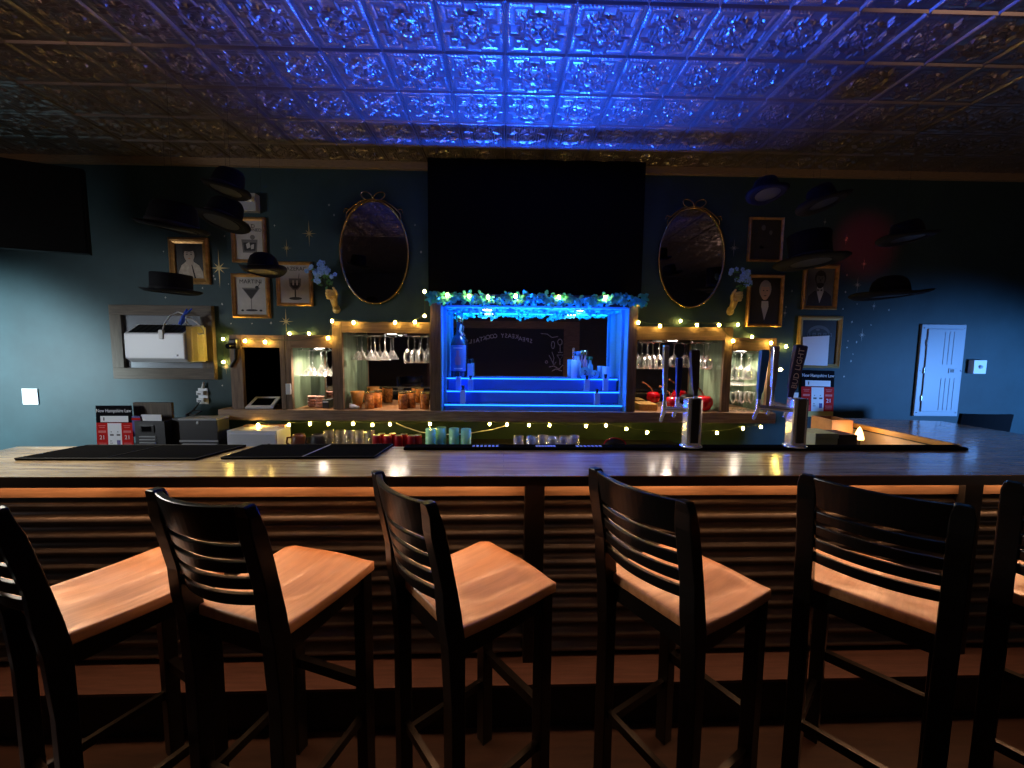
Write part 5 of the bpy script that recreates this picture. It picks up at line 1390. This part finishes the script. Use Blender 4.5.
# ------------------------------------------------------------------ beer towers on the bar
def tower(px, pytop, pybot, label, handles):
    base = at(px, pybot, Z=TZ+.014); base = Vector((base.x, bl(base.x, BB-.045, 0).y, TZ+.0145))
    h = (pybot-pytop)*base.y/FPX
    t = thing('beer_tower', label, 'beer tower', tuple(base))
    mb = MB(); mb.box(base+Vector((-.037, -.03, .004)), base+Vector((.037, .03, h)), bevel=.010); mb.lathe([(.052, 0), (.052, .006), (.040, .012)], 20, base); mb.build('column', 'chrome', t)
    mb = MB(); mb.box(base+Vector((-.020, -.0335, .022)), base+Vector((.020, -.029, h-.004)), bevel=.002); mb.build('front_panel', 'black_plastic', t)
    for spec in handles:
        (hx0, hy0), (hx1, hy1), dx, dy, wd, mt, txt, nm = spec
        Yh = base.y+dy
        f0, f1 = at(hx0, hy0, Y=Yh), at(hx1, hy1, Y=Yh+.005)
        sh = base+Vector((0, 0, h-.045))
        fz = f0.z-.035
        mb = MB()
        mb.tube([Vector((base.x+math.copysign(.03, f0.x-base.x) if abs(dx) else base.x, base.y+(.0 if abs(dx) else .03), h+TZ-.045)), Vector((f0.x, Yh, fz))], .013, 10)
        mb.tube([Vector((f0.x, Yh, fz+.04)), Vector((f0.x, Yh, fz-.01)), Vector((f0.x-.004, Yh+.012, fz-.04)), Vector((f0.x-.006, Yh+.022, fz-.065))], .010, 10, radii=[.010, .012, .009, .008])
        mb.build('faucet', 'chrome', t)
        d = (f1-f0); L = d.length; d.normalize()
        mb = MB()
        sd = Vector((d.z, 0, -d.x)); fr = Vector((0, -1, 0))
        vs_ = []; fs_ = []
        prof = [(0, .45), (.12, .5), (.2, .72), (.5, .85), (.8, 1.0), (.97, 1.0), (1.0, .85)]
        for q, w in prof:
            p = f0+d*(L*q)
            for sx_, sy_ in ((-1, -1), (1, -1), (1, 1), (-1, 1)): vs_.append(p+sd*(wd/2*w*sx_)-fr*(.012*w*sy_))
        for q in range(len(prof)-1):
            for j in range(4): fs_.append((4*q+j, 4*q+(j+1) % 4, 4*q+4+(j+1) % 4, 4*q+4+j))
        fs_ += [(3, 2, 1, 0), tuple(4*(len(prof)-1)+j for j in range(4))]
        mb.add(vs_, fs_); hd = mb.build('tap_handle', mt, t); tag(hd, nm)
        md = hd.modifiers.new('soft', 'BEVEL'); md.width = .003; md.segments = 2
        if txt:
            mb = MB(); mb.m('white_paper')
            R3 = Matrix((d, -sd, fr)).transposed().to_4x4()
            mb.text(txt, wd*.66, Matrix.Translation(f0+d*(L*.56)+fr*.0135) @ R3, extrude=.0002, sx=1.0); mb.build('lettering', 'white_paper', hd)
tower(684.5, 393, 443, 'chrome beer tower with a black front and black paddle handle, the left one',
      [((664.5, 402), (666, 345), -1, .02, .026, 'chrome', None, 'slim chrome tap handle'),
       ((677.5, 398), (679.5, 358), 0, .07, .030, 'navy_blue', None, 'dark blue tap handle'),
       ((695.5, 397), (694.5, 350), 1, .03, .044, 'handle_wood', None, 'black paddle tap handle')])
tower(781.5, 392, 442, 'chrome beer tower with blue tap handles, the right one',
      [((758.8, 400), (764.5, 350), -1, .03, .040, 'handle_blue', None, 'bright blue tap handle leaning left'),
       ((772.5, 396), (775.5, 346), 0, .07, .030, 'chrome', None, 'slim chrome tap handle'),
       ((790, 398), (801, 345), 1, .02, .060, 'navy_blue', 'BUD LIGHT', 'navy lettered tap handle leaning right')])

# ------------------------------------------------------------------ right end: return, panel, chair
z_ = .93
cb = thing('wooden_crate', 'small brown wooden crate tucked against the return of the bar', 'crate', (at(838, 430, Y=2.62).x, 2.66, z_-.12))
x0, x1 = at(829, 430, Y=2.6).x, at(850, 430, Y=2.6).x
# lower shelf inside the return that carries the crate, lamp and green box
mb = MB(); mb.box((XRI-.44, 2.12, z_-.14), (XRI-.015, 2.80, z_-.12)); mb.box((XRI-.42, 2.14, 0), (XRI-.02, 2.78, z_-.14)); o = mb.build('return_cabinet', 'post_black')
tag(origin_to(o, (XRI-.2, 2.45, 0)), 'low black cabinet inside the corner of the bar return', 'cabinet')
def tray_box(t, x0, x1, y0, y1, z0, z1, th, mt):
    mb = MB(); mb.box((x0, y0, z0), (x1, y1, z0+th)); mb.build('bottom', mt, t)
    for b in (((x0, y0, z0), (x1, y0+th, z1)), ((x0, y1-th, z0), (x1, y1, z1)), ((x0, y0+th, z0), (x0+th, y1-th, z1)), ((x1-th, y0+th, z0), (x1, y1-th, z1))):
        mb = MB(); mb.box(*b, bevel=.002); mb.build('side_board', mt, t)
zt_ = at(838, 419.5, Y=2.6).z
tray_box(cb, x0, min(x1, XRI-.03), 2.58, 2.76, z_-.12, zt_, .012, 'box_wood')
x0, x1 = at(815.5, 438, Y=2.30).x, at(838, 438, Y=2.30).x
gb = thing('green_box', 'pale green cardboard box lying on the low cabinet by the right beer tower', 'box', ((x0+x1)/2, 2.38, z_-.12))
zt_ = at(826, 433.5, Y=2.30).z
mb = MB(); mb.box((x0, 2.30, z_-.12), (x1, 2.46, zt_-.012), bevel=.002); mb.build('carton', 'box_green', gb)
mb = MB(); mb.box((x0-.003, 2.297, zt_-.03), (x1+.003, 2.463, zt_), bevel=.002); mb.build('lid', 'box_green', gb)
mb = MB(); mb.box((x1+.01, 2.31, z_-.12), (x1+.13, 2.47, zt_-.01), bevel=.004); tag(origin_to(mb.build('black_case', 'black_satin'), (x1+.07, 2.39, z_-.12)), 'black case lying beside the pale green box', 'case')
lp = at(859.5, 432, Y=2.52)
lmp = thing('small_lamp', 'small glowing cone lamp against the cream inside of the bar return', 'lamp', (lp.x, 2.52, z_-.12))
zz = lp.z
lx = min(lp.x, XRI-.05)
mb = MB(); mb.lathe([(.026, z_-.12), (.026, z_-.105), (.008, z_-.098), (.008, zz-.05)], 14, (lx, 2.52, 0)); mb.build('base', 'black_satin', lmp)
mb = MB(); mb.m('candle'); mb.lathe([(.026, zz-.05), (.027, zz-.04), (.020, zz-.01), (.010, zz+.022), (.001, zz+.035)], 14, (lx, 2.52, 0)); mb.build('shade', 'candle', lmp)

# electrical panel
a = at(920.5, 324.5, Y=YW-.01); b = at(964, 324.5, Y=YW-.01); c = at(958, 416, Y=YW-.01); d = at(913.5, 416, Y=YW-.01)
ex0, ex1, ez1, ez0 = (a.x+d.x)/2, (b.x+c.x)/2, (a.z+b.z)/2, (c.z+d.z)/2
ep = thing('electrical_panel', 'tall grey electrical panel on the blue lit right wall', 'electrical panel', ((ex0+ex1)/2, YW-.001, ez0))
mb = MB(); mb.box((ex0, YW-.018, ez0), (ex1, YW-.001, ez1), bevel=.004); mb.build('trim_cover', 'panel_grey', ep)
w, h = ex1-ex0, ez1-ez0
mb = MB(); mb.box((ex0+w*.13, YW-.028, ez0+h*.05), (ex1-w*.08, YW-.018, ez1-h*.05), bevel=.003); dr = mb.build('door', 'panel_grey', ep)
for k in (.60, .70, .80, .90):
    for z0_, z1_ in ((.07, .42), (.57, .92)):
        if z0_ > .5 and k > .85: continue
        mb = MB(); mb.box((ex0+w*k-.006-.03, YW-.031, ez0+h*z0_), (ex0+w*k+.006-.03, YW-.0275, ez0+h*z1_), bevel=.0012); mb.build('embossed_rib', 'panel_grey', dr)
mb = MB(); mb.box((ex0+w*.66, YW-.033, ez0+h*.475), (ex0+w*.84, YW-.028, ez0+h*.525), bevel=.002); hd = mb.build('latch', 'panel_grey', dr)
mb = MB(); mb.box((ex0+w*.69, YW-.035, ez0+h*.483), (ex0+w*.77, YW-.0325, ez0+h*.517)); mb.build('latch_slot', 'black_plastic', hd)
for z_h in (.2, .5, .8):
    mb = MB(); mb.tube([(ex0+w*.12, YW-.024, ez0+h*(z_h-.03)), (ex0+w*.12, YW-.024, ez0+h*(z_h+.03))], .005, 7); mb.build('hinge', 'steel', ep)
for u, v in ((.05, .04), (.95, .04), (.05, .96), (.95, .96), (.05, .5), (.96, .5)):
    mb = MB(); mb.lathe([(.005, 0), (.005, .003), (.001, .004)], 10, M4=Matrix.Translation((ex0+w*u, YW-.018, ez0+h*v)) @ Matrix.Rotation(pi/2, 4, 'X')); mb.build('screw', 'steel', ep)
t, x0, x1, z0, z1 = wallbox('thermostat', 968.5, 360, 979.5, 373.5, 'small white box with a dial beside the grey electrical panel', 'thermostat', d=.045)
mb = MB(); mb.lathe([(.016, 0), (.014, .008), (.001, .009)], 16, M4=Matrix.Translation(((x0+x1)/2, YW-.045, (z0+z1)/2)) @ Matrix.Rotation(pi/2, 4, 'X')); mb.build('dial', 'panel_grey', t)

# chair on the far side of the return
ch = thing('far_chair', 'plain black chair showing its back over the far right of the bar', 'chair', (3.50, 3.0, 0), -.05)
def chm(mb, name, mt='chair_black'): return mb.build(name, mt, ch, local=True)
zt_ = at(985, 413.5, Y=2.78).z
mb = MB(); k = 10; vs_ = []; fs_ = []
for i in range(k+1):
    u = -1+2*i/k
    for z, dy in ((zt_-.30, -.0), (zt_-.30, .02), (zt_, .02), (zt_, 0)):
        vs_.append((u*.18, -.22-.02*(1-u*u)+dy-(.03 if z > zt_-.1 else 0), z))
for i in range(k):
    for j in range(4): fs_.append((4*i+j, 4*i+(j+1) % 4, 4*i+4+(j+1) % 4, 4*i+4+j))
fs_ += [(3, 2, 1, 0), (4*k, 4*k+1, 4*k+2, 4*k+3)]
mb.add(vs_, fs_); chm(mb, 'backrest')
mb = MB(); mb.box((-.18, -.19, .72), (.18, .18, .77), bevel=.012); chm(mb, 'seat')
for sx_ in (-1, 1):
    mb = MB(); mb.tube([(sx_*.155, -.2, 0), (sx_*.155, -.2, .7), (sx_*.155, -.215, zt_-.2)], .014, 8); chm(mb, 'rear_leg')
    mb = MB(); mb.tube([(sx_*.155, .17, 0), (sx_*.15, .16, .72)], .014, 8); chm(mb, 'leg')
mb = MB(); mb.tube([(-.15, .166, .3), (.15, .166, .3)], .010, 8); chm(mb, 'footrest')

# ------------------------------------------------------------------ chalkboard on the wall behind the camera (seen in the display's mirror)
def refl(px, py, Yr):
    """pixel -> world point on plane y=Yr as seen in the display mirror"""
    p = at(px, py, Y=2*(YCB-.01)-Yr); return Vector((p.x, Yr, p.z))
Yc = YF+.02
r0 = refl(564, 329, Yc); r1 = refl(455, 376, Yc)
x0, x1, z1, z0 = r1.x-.4, r0.x, r0.z, r1.z-.5
cb_ = thing('chalkboard', 'large wood framed chalkboard on the wall behind, seen only in the display mirror', 'chalkboard', ((x0+x1)/2, YF+.001, (z0+z1)/2))
mb = MB(); mb.box((x0, YF+.001, z0), (x1, YF+.018, z1)); mb.build('board', 'chalkboard', cb_)
fw = .14
for b in (((x0-fw, YF+.001, z1), (x1+fw*2.2, YF+.03, z1+fw)), ((x0-fw, YF+.001, z0-fw), (x1+fw*2.2, YF+.03, z0)), ((x0-fw, YF+.001, z0), (x0, YF+.03, z1)), ((x1, YF+.001, z0), (x1+fw*2.2, YF+.03, z1))):
    mb = MB(); mb.box(*b); mb.build('frame', 'rustic', cb_)
mb = MB(); mb.m('chalk')
s = 'SPEAKEASY COCKTAILS'
for i, chx in enumerate(s):
    u = i/(len(s)-1); px = 531-(531-467)*u
    py = 336.5 - 4.2*sin(pi*min(1, u*1.15)) + (1.2 if u < .2 else 0) + 5.5*max(0, u-.65)
    p = refl(px, py+3.5, Yc)
    mm = Matrix.Translation((p.x, YF+.0195, p.z)) @ Matrix.Rotation(pi, 4, 'Z') @ Matrix.Rotation(pi/2, 4, 'X')
    mb.text(chx, .115, mm, extrude=.0004)
def chalk_line(pts, r=.006): mb.tube([Vector((q.x, YF+.0195, q.z)) for q in [refl(a, b, Yc) for a, b in pts]], r, 5)
def chalk_oval(px, py, rx, ry): chalk_line([(px+rx*cos(2*pi*i/16), py+ry*sin(2*pi*i/16)) for i in range(17)])
chalk_oval(553, 345, 1.6, 3.6); chalk_oval(560, 342, 2.2, 3.0); chalk_line([(560, 345), (560.2, 352)]); chalk_line([(558, 352.5), (562.5, 352.5)])
chalk_line([(541, 333.5), (547, 334), (552, 337.5), (558, 336.5)]); chalk_line([(557, 355), (560, 360), (563, 355), (557, 355)]); chalk_line([(560, 360), (560, 365)])
chalk_line([(549, 355), (552, 361), (554, 365), (556, 362)]); chalk_line([(552, 352), (554, 358), (553, 364)]); chalk_oval(546.5, 362, 1.2, 1.2)
chalk_line([(549, 367), (554, 366), (559, 369), (563, 365)]); chalk_line([(552, 371), (556, 369), (562, 371)])
mb.build('chalk_drawing', 'chalk', cb_)
# ------------------------------------------------------------------ light
def lamp(name, kind, loc, energy, col, aim=None, **kw):
    ld = bpy.data.lights.new(name, kind); ld.energy = energy; ld.color = col
    for k, v in kw.items(): setattr(ld, k, v)
    o = bpy.data.objects.new(name, ld); C.objects.link(o); o.location = loc
    if aim is not None:
        d = Vector(aim)-Vector(loc); o.rotation_euler = d.to_track_quat('-Z', 'Y').to_euler()
    return o
BLUE = (0.008, 0.085, 1.0)
xm = (na+nb)/2
# blue LED strip along the bottom step: washes up to the ceiling and into the room
lamp('display_wash', 'AREA', (xm, YL-.012, LZ+.10), 84, BLUE, (xm, YL-.42, ZC), shape='RECTANGLE', size=nb-na-.5, size_y=.02, spread=radians(88))
for i in range(3):
    lamp('step_led', 'AREA', (xm, SY[i]-.004, SZ[i]-.004), 2.2, (.006, .07, 1.0), (xm, SY[i]-.3, SZ[i]+.15), shape='RECTANGLE', size=nb-na-.06, size_y=.012)
lamp('display_roof_fill', 'AREA', (xm, 3.08, nzo-.012), 4.5, (.01, .30, 1.0), (xm, 3.06, LZ), shape='RECTANGLE', size=nb-na-.1, size_y=.05)  # added blue-green fill for the leaves and lining, not an LED of the case
for x, Y, z, blue in PK:
    lamp('puck_lamp', 'SPOT', (x, Y, z-.02), 1.6 if blue else 26, (.5, .8, 1) if blue else (1, .78, .58), (x, Y, 0), spot_size=radians(155), spot_blend=.6, shadow_soft_size=.03)
# warm strips under the bar top: one against the corrugated face, one out by the front edge for the stools
for k in range(6):
    x = -2.0+k*.82
    p = bl(x, FACE-.036, TZ-.056)
    lamp('under_bar_strip', 'AREA', p, 1.0, (1, .50, .24), p+Vector((0, .02, -1.0)), shape='RECTANGLE', size=.8, size_y=.015)
    p = bl(x, BF+.10, TZ-.050)
    lamp('front_edge_strip', 'AREA', p, 3.5, (1, .50, .24), p+Vector((0, -1.0, -.30)), shape='RECTANGLE', size=.8, size_y=.015)
# daylight from the left and the right ends of the room
lamp('left_daylight', 'SPOT', (-4.9, 1.75, 1.35), 540, (.68, .90, 1.0), (-4.40, YW, 1.02), spot_size=radians(80), spot_blend=.45, shadow_soft_size=.10)
lamp('left_bar_daylight', 'SPOT', (-4.7, 2.75, 1.75), 500, (1.0, .97, .90), (-1.7, 1.72, 1.07), spot_size=radians(40), spot_blend=1.0, shadow_soft_size=.25)
lamp('bar_top_fill', 'SPOT', (-2.6, 1.9, 2.0), 105, (1.0, .93, .78), (-1.35, 1.74, 1.07), spot_size=radians(80), spot_blend=1.0, shadow_soft_size=.12)  # added fill to brighten the bar top, no lamp hangs here
lamp('left_window_glow', 'AREA', (-4.9, .6, 1.6), 8, (.85, .93, 1.0), (-2.7, 3.2, 1.45), shape='RECTANGLE', size=.8, size_y=.6, spread=radians(60))
lamp('right_daylight', 'SPOT', (4.92, 1.5, 1.2), 430, (.13, .38, 1.0), (4.10, YW, .60), spot_size=radians(88), spot_blend=.6, shadow_soft_size=.10)
lamp('red_exit_glow', 'SPOT', (3.0, 1.6, 2.6), 32, (1, 0, .04), at(866, 245, Y=YW), spot_size=radians(22), spot_blend=1.0, shadow_soft_size=.05)
# faint warm fill added behind the camera, no fixture there
lamp('room_fill', 'AREA', (0, -.6, 2.9), 2, (1, .62, .38), (0, .9, .9), shape='RECTANGLE', size=3.0, size_y=.4)
lamp('cone_lamp_glow', 'POINT', (lx-.05, 2.50, lp.z+.01), 1.3, (1, .55, .25), shadow_soft_size=.03)
for s in (-1, 1): lamp('ceiling_side_fill', 'AREA', (s*4.6, -.6, .9), 3.0, (1, .62, .45), (s*3.0, 1.3, ZC), shape='RECTANGLE', size=1.0, size_y=.5, spread=radians(90))  # added pair of fills warming the sides of the ceiling
lamp('rear_fill', 'POINT', (.5, -.7, 2.45), .5, (1, .72, .72), shadow_soft_size=.06)  # added fill for the ceiling seen in the mirrors
w = bpy.data.worlds.new('world'); sc.world = w; w.use_nodes = True
w.node_tree.nodes['Background'].inputs[0].default_value = (.5, .6, 1.0, 1); w.node_tree.nodes['Background'].inputs[1].default_value = 0.002
sc.view_settings.view_transform = 'Standard'
sc.view_settings.look = 'None'
sc.view_settings.exposure = 0.0
